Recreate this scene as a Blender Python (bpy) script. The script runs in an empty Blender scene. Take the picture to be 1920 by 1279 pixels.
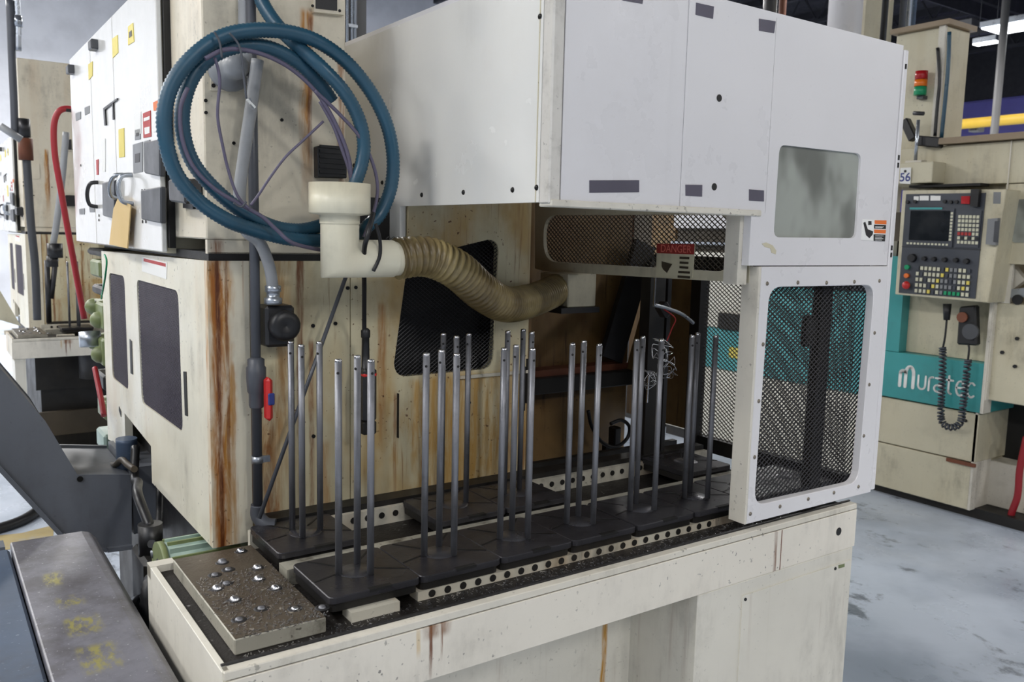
import bpy, bmesh, math, random
from mathutils import Vector, Matrix
from mathutils.geometry import tessellate_polygon
random.seed(7)
S = bpy.context.scene
COL = S.collection
PI = math.pi
# ------------------------------------------------------------------ camera
cam_d = bpy.data.cameras.new('camera'); cam = bpy.data.objects.new('camera', cam_d); COL.objects.link(cam)
cam_d.sensor_width = 36.0; cam_d.lens = 30.094; cam_d.clip_start = 0.05; cam_d.clip_end = 200
cam.matrix_world = Matrix(((0.821817, 0.051589, -0.567411, 0), (-0.569282, 0.114762, -0.814093, 0), (0.023119, 0.992053, 0.123682, 1.6), (0, 0, 0, 1)))
cam_d.dof.use_dof = True; cam_d.dof.focus_distance = 1.95; cam_d.dof.aperture_fstop = 8.0
S.camera = cam
# ------------------------------------------------------------------ world, light, exposure
w = bpy.data.worlds.new('hall_air'); S.world = w; w.use_nodes = True
w.node_tree.nodes['Background'].inputs[0].default_value = (0.80, 0.88, 1.0, 1)
w.node_tree.nodes['Background'].inputs[1].default_value = 0.025
S.view_settings.view_transform = 'Standard'; S.view_settings.look = 'None'
S.view_settings.exposure = -0.66; S.view_settings.gamma = 1.0; S.view_settings.use_curve_mapping = False
ZLAMP = 5.0
LAMPS = [(x, y) for x in (-7.5, -2.8, 2.4, 7.4, 12.4) for y in (-7.0, -2.6, 4.6, 9.2, 13.6) if (x, y) not in ((2.4, -2.6), (2.4, 4.6))] + [(-3.4, 0.9), (-8.0, 0.9), (0.6, -4.4), (18.6, -1.5), (18.6, 3.2), (18.6, 8.5)]  # appended pairs include fill lights added for left-facing sides and the violet wall
for i, (lx, ly) in enumerate(LAMPS):
    ld = bpy.data.lights.new('high_bay_and_fill_light', 'AREA'); ld.shape = 'RECTANGLE'; ld.size = 0.45; ld.size_y = 1.25
    ld.energy = 240 if ly < 13 else 800; ld.color = (1.0, 0.985, 0.965)
    lo = bpy.data.objects.new('high_bay_and_fill_light', ld); lo.location = (lx, ly, ZLAMP - 0.02 if ly < 13 else 6.4); COL.objects.link(lo)
# ------------------------------------------------------------------ mesh helpers
def lin(c):
    return tuple(((v/255)/12.92 if v/255 <= 0.04045 else ((v/255+0.055)/1.055)**2.4) for v in c) + (1.0,)
WLOC = {}
class MB:
    def __init__(s): s.v = []; s.f = []; s.sm = []
    def add(s, vs, fs, sm=False):
        o = len(s.v); s.v += [tuple(p) for p in vs]
        for f in fs: s.f.append(tuple(i+o for i in f)); s.sm.append(sm)
        return s
    def box(s, x0, x1, y0, y1, z0, z1):
        if x0 > x1: x0, x1 = x1, x0
        if y0 > y1: y0, y1 = y1, y0
        if z0 > z1: z0, z1 = z1, z0
        return s.add([(x0,y0,z0),(x1,y0,z0),(x1,y1,z0),(x0,y1,z0),(x0,y0,z1),(x1,y0,z1),(x1,y1,z1),(x0,y1,z1)],
              [(0,3,2,1),(4,5,6,7),(0,1,5,4),(1,2,6,5),(2,3,7,6),(3,0,4,7)])
    def bar(s, p0, p1, w, h, up=(0,0,1)):
        p0 = Vector(p0); p1 = Vector(p1); d = (p1-p0).normalized(); up = Vector(up)
        a = d.cross(up)
        if a.length < 1e-4: a = d.cross(Vector((1,0,0)))
        a.normalize(); b = a.cross(d).normalized(); vs = []
        for p in (p0, p1):
            for i, j in ((-1,-1),(1,-1),(1,1),(-1,1)): vs.append(p + a*i*w/2 + b*j*h/2)
        return s.add(vs, [(0,3,2,1),(4,5,6,7),(0,1,5,4),(1,2,6,5),(2,3,7,6),(3,0,4,7)])
    def cyl(s, p0, p1, r0, r1=None, n=16, caps=True):
        r1 = r0 if r1 is None else r1
        p0 = Vector(p0); p1 = Vector(p1); d = (p1-p0).normalized()
        a = d.orthogonal().normalized(); b = d.cross(a); vs = []
        for p, r in ((p0, r0), (p1, r1)):
            for i in range(n):
                t = 2*PI*i/n; vs.append(p + a*math.cos(t)*r + b*math.sin(t)*r)
        s.add(vs, [(i, (i+1) % n, n+(i+1) % n, n+i) for i in range(n)], True)
        if caps: s.add(vs, [tuple(range(n-1, -1, -1)), tuple(range(n, 2*n))])
        return s
    def lathe(s, c, prof, n=20, axis=(0,0,1), flat=False):
        d = Vector(axis).normalized(); a = d.orthogonal().normalized(); b = d.cross(a); c = Vector(c); vs = []
        for r, h in prof:
            for i in range(n):
                t = 2*PI*i/n; vs.append(c + d*h + a*math.cos(t)*r + b*math.sin(t)*r)
        fs = [(k*n+i, k*n+(i+1) % n, (k+1)*n+(i+1) % n, (k+1)*n+i) for k in range(len(prof)-1) for i in range(n)]
        return s.add(vs, fs, not flat)
    def tube(s, path, r, n=10, sub=6, caps=True, rf=None, step=None):
        P = spline([Vector(p) for p in path], sub, step)
        rings = []; T = (P[1]-P[0]).normalized(); a = T.orthogonal().normalized(); L = 0
        for i, p in enumerate(P):
            t = (P[min(i+1, len(P)-1)] - P[max(i-1, 0)]).normalized()
            if i: L += (p-P[i-1]).length
            a = (a - t*a.dot(t)).normalized(); b = t.cross(a); rr = rf(L, i) if rf else r
            rings.append([p + a*math.cos(2*PI*k/n)*rr + b*math.sin(2*PI*k/n)*rr for k in range(n)])
        vs = [q for rg in rings for q in rg]; m = len(rings)
        s.add(vs, [(k*n+i, k*n+(i+1) % n, (k+1)*n+(i+1) % n, (k+1)*n+i) for k in range(m-1) for i in range(n)], True)
        if caps: s.add(vs, [tuple(range(n-1, -1, -1)), tuple(range((m-1)*n, m*n))])
        return s
    def plate(s, ax, c0, c1, outer, holes=()):
        def P(q, c):
            if ax == 'x': return (c, q[0], q[1])
            if ax == 'y': return (q[0], c, q[1])
            return (q[0], q[1], c)
        loops = [list(outer)] + [list(h) for h in holes]
        flat = [q for l in loops for q in l]; n = len(flat)
        tr = tessellate_polygon([[Vector((q[0], q[1], 0)) for q in l] for l in loops])
        vs = [P(q, c0) for q in flat] + [P(q, c1) for q in flat]
        fs = [tuple(t) for t in tr] + [tuple(i+n for i in reversed(t)) for t in tr]
        o = 0
        for l in loops:
            m = len(l); fs += [(o+i, o+(i+1) % m, n+o+(i+1) % m, n+o+i) for i in range(m)]; o += m
        return s.add(vs, fs)
    def disc(s, c, nrm, r, n=14, th=0.002):
        nrm = Vector(nrm).normalized(); return s.cyl(Vector(c), Vector(c)+nrm*th, r, n=n)
    def dome(s, c, r, h, n=14, k=5, axis=(0,0,1)):
        return s.lathe(c, [(r*math.cos(PI/2*i/k)+1e-4, h*math.sin(PI/2*i/k)) for i in range(k+1)], n, axis)
    def build(s, name, mat, parent=None, bevel=0, loc=None, seg=1):
        if parent is not None: L = Vector(WLOC[parent.name])
        elif loc is not None: L = Vector(loc)
        else:
            xs, ys, zs = zip(*s.v); L = Vector(((min(xs)+max(xs))/2, (min(ys)+max(ys))/2, min(zs)))
        me = bpy.data.meshes.new(name)
        me.from_pydata([(v[0]-L.x, v[1]-L.y, v[2]-L.z) for v in s.v], [], s.f)
        me.polygons.foreach_set('use_smooth', s.sm)
        bm = bmesh.new(); bm.from_mesh(me)
        bmesh.ops.remove_doubles(bm, verts=bm.verts, dist=1e-6)
        bmesh.ops.recalc_face_normals(bm, faces=bm.faces)
        if bevel:
            es = [e for e in bm.edges if len(e.link_faces) == 2 and e.calc_face_angle(0) > 0.6]
            bmesh.ops.bevel(bm, geom=es, offset=bevel, segments=seg, affect='EDGES', profile=0.5, clamp_overlap=True)
        bm.to_mesh(me); bm.free()
        me.materials.append(M[mat] if isinstance(mat, str) else mat)
        o = bpy.data.objects.new(name, me); COL.objects.link(o)
        if parent is not None: o.parent = parent
        else: o.location = L
        WLOC[o.name] = tuple(L)
        return o
def spline(P, sub=6, step=None):
    if len(P) < 3 and not step: return P
    out = []
    for i in range(len(P)-1):
        p0 = P[max(i-1, 0)]; p1 = P[i]; p2 = P[i+1]; p3 = P[min(i+2, len(P)-1)]
        k = sub if not step else max(1, int((p2-p1).length/step))
        for j in range(k):
            t = j/k
            out.append(0.5*((2*p1)+(-p0+p2)*t+(2*p0-5*p1+4*p2-p3)*t*t+(-p0+3*p1-3*p2+p3)*t**3))
    out.append(P[-1]); return out
def tag(o, label=None, cat=None, group=None, kind=None):
    if label: o['label'] = label
    if cat: o['category'] = cat
    if group: o['group'] = group
    if kind: o['kind'] = kind
    return o
def thing(name, label, cat, loc, group=None):
    o = bpy.data.objects.new(name, None); COL.objects.link(o); o.location = loc; o.empty_display_size = 0.05
    WLOC[o.name] = tuple(loc); return tag(o, label, cat, group)
def copy_tree(o, parent=None, off=(0,0,0)):
    c = o.copy(); COL.objects.link(c); c.parent = parent
    L = WLOC[o.name]; WLOC[c.name] = (L[0]+off[0], L[1]+off[1], L[2]+off[2])
    if parent is None: c.location = WLOC[c.name]
    for ch in list(o.children): copy_tree(ch, c, off)
    return c
def rrect(a0, a1, b0, b1, r, n=5):
    pts = []
    for ca, cb, t0 in ((a1-r, b1-r, 0), (a0+r, b1-r, 90), (a0+r, b0+r, 180), (a1-r, b0+r, 270)):
        for i in range(n+1):
            t = math.radians(t0+90*i/n); pts.append((ca+r*math.cos(t), cb+r*math.sin(t)))
    return pts
def rpoly(pts, r, n=5):
    out = []; m = len(pts)
    for i in range(m):
        a = Vector(pts[i-1]); b = Vector(pts[i]); c = Vector(pts[(i+1) % m])
        d0 = (a-b); d1 = (c-b); k = min(r, d0.length*0.45, d1.length*0.45)
        p0 = b+d0.normalized()*k; p1 = b+d1.normalized()*k
        for j in range(n+1):
            t = j/n; q = p0*(1-t)**2 + b*2*t*(1-t) + p1*t*t; out.append((q.x, q.y))
    return out
def expanded(ax, c, u0, u1, v0, v1, pu, pv, w, d):
    """expanded metal: zig-zag strands whose peaks meet; u across, v up, strand width w, depth d"""
    b = MB(); nu = int((u1-u0)/(pu/2))+1; nv = int((v1-v0)/(pv/2))+1
    def P(u, v, e):
        return (c+e, u, v) if ax == 'x' else (u, c+e, v) if ax == 'y' else (u, v, c+e)
    for j in range(nv):
        vs = []; fs = []
        for i in range(nu+1):
            u = u0+i*pu/2; s = 1 if (i+j) % 2 else -1; v = v0+j*pv/2 + s*pv/4
            vs += [P(u, v-w/2, -d/2), P(u, v+w/2, -d/2+d*0.35), P(u, v+w/2, d/2), P(u, v-w/2, d/2-d*0.35)]
        for i in range(nu):
            k = 4*i
            for q in range(4): fs.append((k+q, k+(q+1) % 4, k+4+(q+1) % 4, k+4+q))
        b.add(vs, fs)
    return b
# ------------------------------------------------------------------ materials
M = {}
class NT:
    def __init__(s, name):
        s.m = bpy.data.materials.new(name); s.m.use_nodes = True; s.t = s.m.node_tree
        s.b = s.t.nodes['Principled BSDF']; M[name] = s.m; s._g = None
    def node(s, ty, **kw):
        n = s.t.nodes.new(ty)
        for k, v in kw.items(): setattr(n, k, v)
        return n
    def link(s, a, b): s.t.links.new(a, b)
    def put(s, sock, v):
        if hasattr(v, 'is_output') or isinstance(v, bpy.types.NodeSocket): s.link(v, sock)
        else: sock.default_value = v
    @property
    def pos(s):
        if s._g is None: s._g = s.node('ShaderNodeNewGeometry').outputs['Position']
        return s._g
    def scaled(s, v, k):
        n = s.node('ShaderNodeVectorMath', operation='MULTIPLY'); s.put(n.inputs[0], v); n.inputs[1].default_value = k; return n.outputs[0]
    def noise(s, k=(1,1,1), scale=5.0, detail=4.0, rough=0.6, dist=0.0, off=(0,0,0)):
        v = s.scaled(s.pos, k)
        if off != (0,0,0):
            a = s.node('ShaderNodeVectorMath', operation='ADD'); s.link(v, a.inputs[0]); a.inputs[1].default_value = off; v = a.outputs[0]
        n = s.node('ShaderNodeTexNoise'); s.link(v, n.inputs['Vector'])
        n.inputs['Scale'].default_value = scale; n.inputs['Detail'].default_value = detail; n.inputs['Roughness'].default_value = rough; n.inputs['Distortion'].default_value = dist
        return n.outputs['Fac']
    def ramp(s, v, lo, hi, a=0.0, b=1.0):
        n = s.node('ShaderNodeMapRange', interpolation_type='SMOOTHSTEP'); s.put(n.inputs['Value'], v)
        n.inputs['From Min'].default_value = lo; n.inputs['From Max'].default_value = hi; n.inputs['To Min'].default_value = a; n.inputs['To Max'].default_value = b
        return n.outputs['Result']
    def math(s, op, a, b=0.0):
        n = s.node('ShaderNodeMath', operation=op); s.put(n.inputs[0], a); s.put(n.inputs[1], b); return n.outputs[0]
    def mix(s, f, a, b):
        n = s.node('ShaderNodeMix', data_type='RGBA'); s.put(n.inputs[0], f); s.put(n.inputs[6], a); s.put(n.inputs[7], b); return n.outputs[2]
    def axis(s, k):
        n = s.node('ShaderNodeSeparateXYZ'); s.link(s.pos, n.inputs[0]); return n.outputs['XYZ'.index(k)]
    def bump(s, h, strength=0.2, dist=0.002):
        n = s.node('ShaderNodeBump'); n.inputs['Strength'].default_value = strength; n.inputs['Distance'].default_value = dist
        s.link(h, n.inputs['Height']); s.link(n.outputs[0], s.b.inputs['Normal'])
RUST = lin((112, 58, 18)); RUSTY = lin((176, 128, 52)); GRIME = lin((60, 52, 42))
def paint(name, col, rough=0.38, metal=0.0, var=0.07, grime=0.0, gcol=GRIME, gscale=3.0, rust=0.0, rcol=RUST, rfreq=(34,34,1.1), stain=0.0, scol=RUSTY, sfreq=(9,9,0.7),
          specks=0.0, spcol=None, streaks=(), bump=0.0, bscale=60, coat=0.0, spec=0.5):
    n = NT(name); c = lin(col) if max(col[:3]) > 1.001 else tuple(col)+(1.0,)
    dark = tuple(v*(1-2.2*var) for v in c[:3])+(1.0,)
    out = n.mix(n.ramp(n.noise(scale=2.1, detail=5), 0.35, 0.75), c, dark)
    if stain:
        m1 = n.ramp(n.noise(sfreq, 1.0, 4), 0.40, 0.66); m2 = n.ramp(n.noise(scale=2.3, off=(4,1,7)), 0.32, 0.62)
        out = n.mix(n.math('MULTIPLY', n.math('MULTIPLY', m1, m2), stain), out, scol)
    if rust:
        m1 = n.ramp(n.noise(rfreq, 1.0, 6, 0.65, 0.4), 0.55, 0.70); m2 = n.ramp(n.noise(scale=3.1, off=(9,3,1)), 0.40, 0.62)
        out = n.mix(n.math('MULTIPLY', n.math('MULTIPLY', m1, m2), rust), out, rcol)
    if grime:
        m1 = n.ramp(n.noise(scale=gscale, detail=7, rough=0.7, off=(2,8,3)), 0.45, 0.72)
        m2 = n.ramp(n.noise((14,14,3), 2.0, 5, off=(1,1,5)), 0.30, 0.70)
        out = n.mix(n.math('MULTIPLY', n.math('MULTIPLY', m1, m2), grime), out, gcol)
    for (ax, cc, hw, z0, z1, st, sc) in streaks:
        wob = n.math('MULTIPLY', n.math('SUBTRACT', n.noise((1,1,0.35), 22.0, 3), 0.5), hw*1.6)
        d = n.math('ABSOLUTE', n.math('ADD', n.math('SUBTRACT', n.axis(ax), cc), wob))
        m = n.ramp(d, hw*0.35, hw, 1, 0)
        mz = n.math('MULTIPLY', n.ramp(n.axis('Z'), z0, z0+(z1-z0)*0.55), n.ramp(n.axis('Z'), z1, z1+0.02, 1, 0))
        fib = n.ramp(n.noise((60,60,7), 1.0, 5, 0.7, 0.5, off=(3,3,3)), 0.32, 0.62, 0.25, 1.0)
        out = n.mix(n.math('MULTIPLY', n.math('MULTIPLY', m, mz), n.math('MULTIPLY', fib, st)), out, lin(sc))
    if specks:
        m = n.ramp(n.noise(scale=95, detail=2, rough=0.5), 0.665, 0.72); m2 = n.ramp(n.noise(scale=5, off=(5,5,5)), 0.40, 0.62)
        out = n.mix(n.math('MULTIPLY', n.math('MULTIPLY', m, m2), specks), out, lin(spcol) if spcol else lin((45, 38, 30)))
    n.link(out, n.b.inputs['Base Color'])
    n.b.inputs['Metallic'].default_value = metal
    n.put(n.b.inputs['Roughness'], n.ramp(n.noise(scale=6, detail=5, off=(7,7,7)), 0.3, 0.7, max(0.03, rough-0.08), min(1, rough+0.12)))
    n.b.inputs['Coat Weight'].default_value = coat; n.b.inputs['Specular IOR Level'].default_value = spec
    if bump: n.bump(n.noise(scale=bscale, detail=5, off=(6,2,9)), bump)
    return n
CR = (224, 220, 207)
paint('cream', CR, 0.34, var=0.03, grime=0.35, specks=0.25)
paint('cream_clean', (219, 217, 218), 0.33, var=0.01, specks=0.08, spcol=(150, 145, 135))
paint('cream_gloss', (228, 227, 222), 0.16, var=0.015, grime=0.12, gcol=lin((150, 140, 120)), coat=0.3)
paint('cream_dirty', (222, 215, 198), 0.42, var=0.06, grime=0.7, specks=0.8, rust=0.5, stain=0.35)
paint('cream_old', (204, 197, 172), 0.45, var=0.04, grime=0.45, specks=0.4, stain=0.2, scol=lin((176, 158, 116)))
paint('cream_trim', (216, 211, 198), 0.42, var=0.04, grime=0.6, gcol=lin((110, 104, 92)), specks=0.6, stain=0.12, scol=lin((170, 150, 110)))
paint('cream_scuffed', (212, 208, 200), 0.42, var=0.04, grime=0.9, gcol=lin((92, 88, 80)), gscale=9, specks=0.6)
paint('white_rail', (205, 200, 184), 0.5, var=0.08, grime=0.8, stain=0.4, specks=0.6)
paint('rust_wall', (212, 203, 170), 0.42, var=0.06, stain=0.75, scol=lin((184, 146, 76)), sfreq=(7,7,3.2), rust=0.8, rcol=lin((122, 70, 24)), rfreq=(80,80,3.4), specks=1.0, spcol=(92, 56, 24), grime=0.4, gcol=lin((120, 92, 48)),
      streaks=[('X', 0.615, 0.050, 0.66, 1.22, 0.95, (138, 82, 24)), ('X', 0.66, 0.030, 0.85, 1.53, 0.7, (160, 112, 46)), ('X', 0.702, 0.011, 0.80, 1.53, 0.95, (112, 58, 16)), ('X', 0.728, 0.008, 0.75, 1.34, 0.85, (126, 68, 20)), ('X', 0.76, 0.02, 0.8, 1.1, 0.6, (160, 104, 36)),
               ('X', 0.905, 0.014, 1.0, 1.42, 0.8, (156, 100, 34)), ('X', 0.94, 0.006, 0.85, 1.20, 0.7, (130, 70, 20)), ('X', 1.12, 0.22, 0.45, 1.23, 0.85, (178, 134, 54)), ('X', 1.02, 0.012, 0.9, 1.2, 0.6, (140, 84, 28)), ('X', 1.27, 0.02, 0.85, 1.23, 0.7, (130, 76, 26))])
paint('rust_corner', (224, 217, 196), 0.4, var=0.05, stain=0.3, sfreq=(30,30,1.0), specks=0.8, spcol=(90, 60, 30), grime=0.25, rust=0.5, rcol=lin((150, 104, 50)), rfreq=(90,90,1.6),
      streaks=[('X', 0.526, 0.036, 0.55, 1.60, 1.0, (178, 124, 44)), ('X', 0.520, 0.016, 0.10, 1.60, 1.0, (150, 88, 24)), ('X', 0.521, 0.0065, -0.3, 1.60, 1.0, (84, 38, 10)), ('X', 0.539, 0.005, 0.9, 1.60, 0.9, (110, 58, 16)), ('X', 0.550, 0.006, 0.70, 1.30, 0.7, (168, 122, 60))])
paint('line_worn', (176, 158, 110), 0.6, var=0.15, grime=0.8, gcol=lin((150, 155, 160)), gscale=8)
paint('recess_wall', (130, 102, 60), 0.5, var=0.14, stain=0.9, sfreq=(5,5,2.6), scol=lin((98, 64, 26)), rust=0.9, rcol=lin((48, 24, 10)), rfreq=(70,70,3.2), grime=0.7, gcol=lin((40, 28, 16)), specks=0.8)
paint('tower_paint', (216, 207, 186), 0.40, var=0.04, grime=0.5, specks=0.35, stain=0.25,
      streaks=[('X', 0.718, 0.017, 1.62, 2.06, 1.0, (172, 116, 40)), ('X', 0.728, 0.007, 1.66, 2.05, 0.9, (110, 58, 18)), ('X', 0.80, 0.010, 1.55, 1.98, 0.8, (140, 86, 34)), ('X', 0.523, 0.02, 1.45, 1.565, 0.9, (120, 66, 20))])
paint('side_paint', (224, 219, 200), 0.38, var=0.04, grime=0.45, specks=0.5, stain=0.2)
paint('beam_paint', (225, 219, 206), 0.36, var=0.03, grime=0.35, specks=0.7, spcol=(60, 60, 62),
      streaks=[('X', 0.714, 0.0045, 0.79, 0.9085, 0.95, (104, 54, 14)), ('X', 0.736, 0.0035, 0.83, 0.9085, 0.9, (112, 62, 18)), ('X', 0.725, 0.03, 0.88, 0.9085, 0.75, (120, 72, 26)), ('X', 0.690, 0.006, 0.85, 0.90, 0.55, (196, 160, 80)), ('X', 1.66, 0.008, 0.70, 0.95, 0.95, (110, 62, 26))])
paint('leg_paint', (216, 212, 200), 0.4, var=0.05, grime=0.35, specks=0.3, rust=0.25, streaks=[('X', 1.315, 0.012, 0.2, 0.78, 1.0, (176, 126, 30))])
paint('gap_black', (14, 13, 12), 0.6, var=0.1)
paint('steel_rod', (136, 137, 142), 0.46, metal=0.7, var=0.12, grime=0.55, gcol=lin((42, 42, 44)), gscale=9)
paint('steel_bright', (205, 205, 208), 0.22, metal=1.0, var=0.05)
paint('steel_dark', (70, 70, 72), 0.42, metal=0.7, var=0.15, grime=0.5)
paint('pallet_black', (58, 57, 61), 0.33, metal=0.35, var=0.2, grime=0.5, gcol=lin((22, 20, 18)), specks=0.35, spcol=(120, 118, 116), bump=0.25)
paint('pallet_disc', (112, 112, 118), 0.30, metal=0.75, var=0.15, grime=0.4)
paint('swarf_ledge', (42, 38, 36), 0.5, metal=0.3, var=0.25, specks=1.0, spcol=(150, 148, 146), grime=0.5, gcol=lin((24, 18, 14)), bump=0.9, bscale=140)
paint('ball_plate', (104, 94, 80), 0.42, metal=0.5, var=0.2, grime=0.85, gcol=lin((58, 42, 28)), gscale=7, specks=1.0, spcol=(168, 160, 148), bump=0.7, bscale=110)
paint('plate_edge', (176, 172, 158), 0.45, metal=0.2, var=0.12, grime=1.0, gcol=lin((52, 46, 32)), gscale=14, specks=0.8)
paint('dark_screen', (10, 10, 11), 0.5, var=0.1)
paint('mesh_black', (40, 40, 44), 0.42, metal=0.3, var=0.1)
paint('mesh_purple', (92, 88, 99), 0.45, metal=0.3, var=0.1)
paint('mesh_brown', (74, 66, 54), 0.5, metal=0.3, var=0.2)
paint('bolt_black', (24, 23, 22), 0.35, metal=0.4)
paint('bolt_steel', (132, 124, 112), 0.4, metal=0.8)
paint('tape_grey', (86, 82, 96), 0.5, var=0.12, grime=0.3, gcol=lin((50, 48, 58)))
paint('hose_blue', (38, 80, 101), 0.34, var=0.12, grime=0.4, gcol=lin((20, 40, 50)), gscale=8)
paint('cable_purple', (92, 86, 106), 0.4)
paint('cable_black', (26, 26, 28), 0.4)
paint('pvc_dark', (76, 79, 86), 0.42, var=0.06, grime=0.3)
paint('pvc_cream', (226, 220, 196), 0.36, var=0.03, grime=0.25, stain=0.15)
paint('conduit_grey', (150, 152, 154), 0.4, var=0.06, grime=0.35)
paint('red_plastic', (196, 40, 38), 0.35)
paint('blue_plastic', (50, 62, 130), 0.35)
paint('black_plastic', (34, 34, 36), 0.36, var=0.1)
paint('grey_plastic', (70, 72, 76), 0.4, var=0.08)
paint('teal', (62, 150, 150), 0.4, var=0.06, grime=0.25)
paint('teal_light', (86, 168, 172), 0.4, var=0.05)
paint('conveyor_grey', (102, 106, 113), 0.45, var=0.06, grime=0.3, specks=0.2)
paint('cover_grey', (98, 99, 108), 0.42, metal=0.15, var=0.10, grime=0.5, gcol=lin((70, 64, 60)), specks=0.6, spcol=(170, 170, 175), bump=0.25)
n = NT('cover_marked')
c = n.mix(n.ramp(n.noise(scale=9, detail=6, rough=0.7), 0.35, 0.7), lin((122, 122, 131)), lin((92, 90, 94)))
c = n.mix(n.ramp(n.noise(scale=120, detail=2), 0.66, 0.72), c, lin((165, 165, 170)))
ym = None
for (x0, x1, y0, y1) in ((0.182, 0.232, 1.93, 2.03), (0.190, 0.250, 1.80, 1.88), (0.190, 0.262, 1.66, 1.77), (0.192, 0.268, 1.50, 1.63)):
    m = n.math('MULTIPLY', n.math('MULTIPLY', n.ramp(n.axis('X'), x0, x0+0.012), n.ramp(n.axis('X'), x1-0.02, x1, 1, 0)), n.math('MULTIPLY', n.ramp(n.axis('Y'), y0, y0+0.03), n.ramp(n.axis('Y'), y1-0.03, y1, 1, 0)))
    ym = m if ym is None else n.math('MAXIMUM', ym, m)
c = n.mix(n.math('MULTIPLY', ym, n.ramp(n.noise((60, 25, 60), 1.0, 6, 0.7), 0.42, 0.60, 0, 0.8)), c, lin((158, 150, 70)))
n.link(c, n.b.inputs['Base Color']); n.b.inputs['Roughness'].default_value = 0.42; n.b.inputs['Metallic'].default_value = 0.1
n.bump(n.noise(scale=60, detail=5), 0.25)
paint('cover_blue', (74, 90, 112), 0.4, metal=0.1, var=0.1, grime=0.4, specks=0.6, spcol=(170, 180, 190))
paint('olive', (120, 132, 86), 0.45, var=0.15, grime=0.6)
paint('mint', (150, 172, 160), 0.42, var=0.1, grime=0.5, gcol=lin((60, 60, 30)))
paint('machine_black', (26, 24, 22), 0.5, var=0.2, grime=0.5)
paint('paper_white', (232, 232, 228), 0.6, var=0.02)
paint('paper_manila', (216, 186, 128), 0.7, var=0.05)
paint('label_yellow', (224, 206, 96), 0.5)
paint('label_red', (176, 44, 42), 0.5)
paint('label_orange', (226, 112, 40), 0.5)
paint('label_black', (28, 26, 26), 0.5)
paint('label_grey', (128, 130, 132), 0.5)
paint('sign_cream', (206, 200, 172), 0.5, grime=0.4)
paint('sign_red', (150, 42, 40), 0.5, grime=0.3)
paint('sign_text', (226, 120, 105), 0.5)
paint('lamp_red', (176, 30, 36), 0.25)
paint('lamp_amber', (236, 120, 30), 0.25)
paint('lamp_green', (30, 150, 100), 0.25)
paint('pipe_yellow', (214, 176, 60), 0.45)
paint('hose_red', (158, 34, 44), 0.35)
paint('cmu_white', (220, 227, 238), 0.55, var=0.02, bump=0.3, bscale=30)
paint('mortar_white', (196, 198, 204), 0.7)
paint('wall_purple', (96, 92, 168), 0.5, var=0.06)
paint('hall_dark', (34, 34, 40), 0.7)
paint('roof_dark', (54, 54, 60), 0.7, var=0.1)
paint('joist_dark', (44, 44, 50), 0.6)
paint('column_grey', (118, 117, 116), 0.5, var=0.05)
paint('galv', (176, 182, 190), 0.3, metal=0.8)
paint('key_cream', (206, 204, 180), 0.5)
paint('panel_dark', (62, 66, 74), 0.4, var=0.05)
paint('tan_rail', (150, 132, 108), 0.5, grime=0.3)
paint('rust_brown', (120, 68, 44), 0.6, var=0.2, grime=0.4)
paint('screen_glass', (28, 32, 36), 0.12)
# flexible duct: dirty translucent yellow plastic over a wire coil
n = NT('duct_yellow')
c = n.mix(n.ramp(n.noise((8,8,8), 1.0, 4), 0.35, 0.65), lin((162, 144, 98)), lin((104, 88, 56)))
n.link(c, n.b.inputs['Base Color']); n.b.inputs['Roughness'].default_value = 0.35
# acrylic inspection window
n = NT('acrylic')
c = n.mix(n.ramp(n.noise((1.5,1,1), 3.2, 3, off=(2.3,0,0)), 0.42, 0.62), lin((172, 176, 168)), lin((120, 122, 116)))
n.link(c, n.b.inputs['Base Color']); n.b.inputs['Roughness'].default_value = 0.22; n.b.inputs['Transmission Weight'].default_value = 0.12
# shop floor: worn painted concrete with oily spots
n = NT('floor_concrete')
c = n.mix(n.ramp(n.noise(scale=0.8, detail=6), 0.38, 0.66), lin((194, 203, 216)), lin((152, 162, 176)))
sp = n.math('MULTIPLY', n.ramp(n.noise((5, 3, 1), 1.0, 7, 0.7), 0.56, 0.66, 0, 0.75), n.ramp(n.noise(scale=0.9, off=(3,3,3)), 0.40, 0.58))
c = n.mix(sp, c, lin((70, 74, 80)))
n.link(c, n.b.inputs['Base Color'])
n.put(n.b.inputs['Roughness'], n.ramp(n.noise(scale=3, detail=5), 0.3, 0.7, 0.22, 0.5))
n = NT('lamp_glow'); n.b.inputs['Base Color'].default_value = (1, 1, 1, 1); n.b.inputs['Emission Color'].default_value = (0.95, 0.98, 1, 1); n.b.inputs['Emission Strength'].default_value = 12.0
# ================================================================== THE SETTING
fl = MB().box(-14, 26, -12, 22, -0.1, 0).build('floor', 'floor_concrete'); tag(fl, 'worn pale grey painted concrete shop floor with dark oil spots', kind='structure')
ce = MB().box(-14, 26, -12, 22, 7.4, 7.5).build('ceiling', 'roof_dark'); tag(ce, 'dark roof deck high above the machines', kind='structure')
wb = MB().box(-14, 26, 17.1, 17.3, 0, 7.4).build('wall_back', 'mortar_white'); tag(wb, 'white painted concrete block wall behind the left machine', kind='structure')
blk = MB().box(-0.197, 0.197, -0.03, 0.03, -0.097, 0.097).build('concrete_block', 'cmu_white', wb, bevel=0.006)
bm0 = blk.data; bpy.data.objects.remove(blk)
k = 0
for r_ in range(9, 34):
    for c_ in range(1, 15):
        o = bpy.data.objects.new('concrete_block', bm0); COL.objects.link(o); o.parent = wb
        x = 0.2 + c_*0.4 + (0.2 if r_ % 2 else 0); L = WLOC[wb.name]
        o.location = (x-L[0], 17.09-L[1], 0.1+r_*0.2-L[2])
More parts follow.
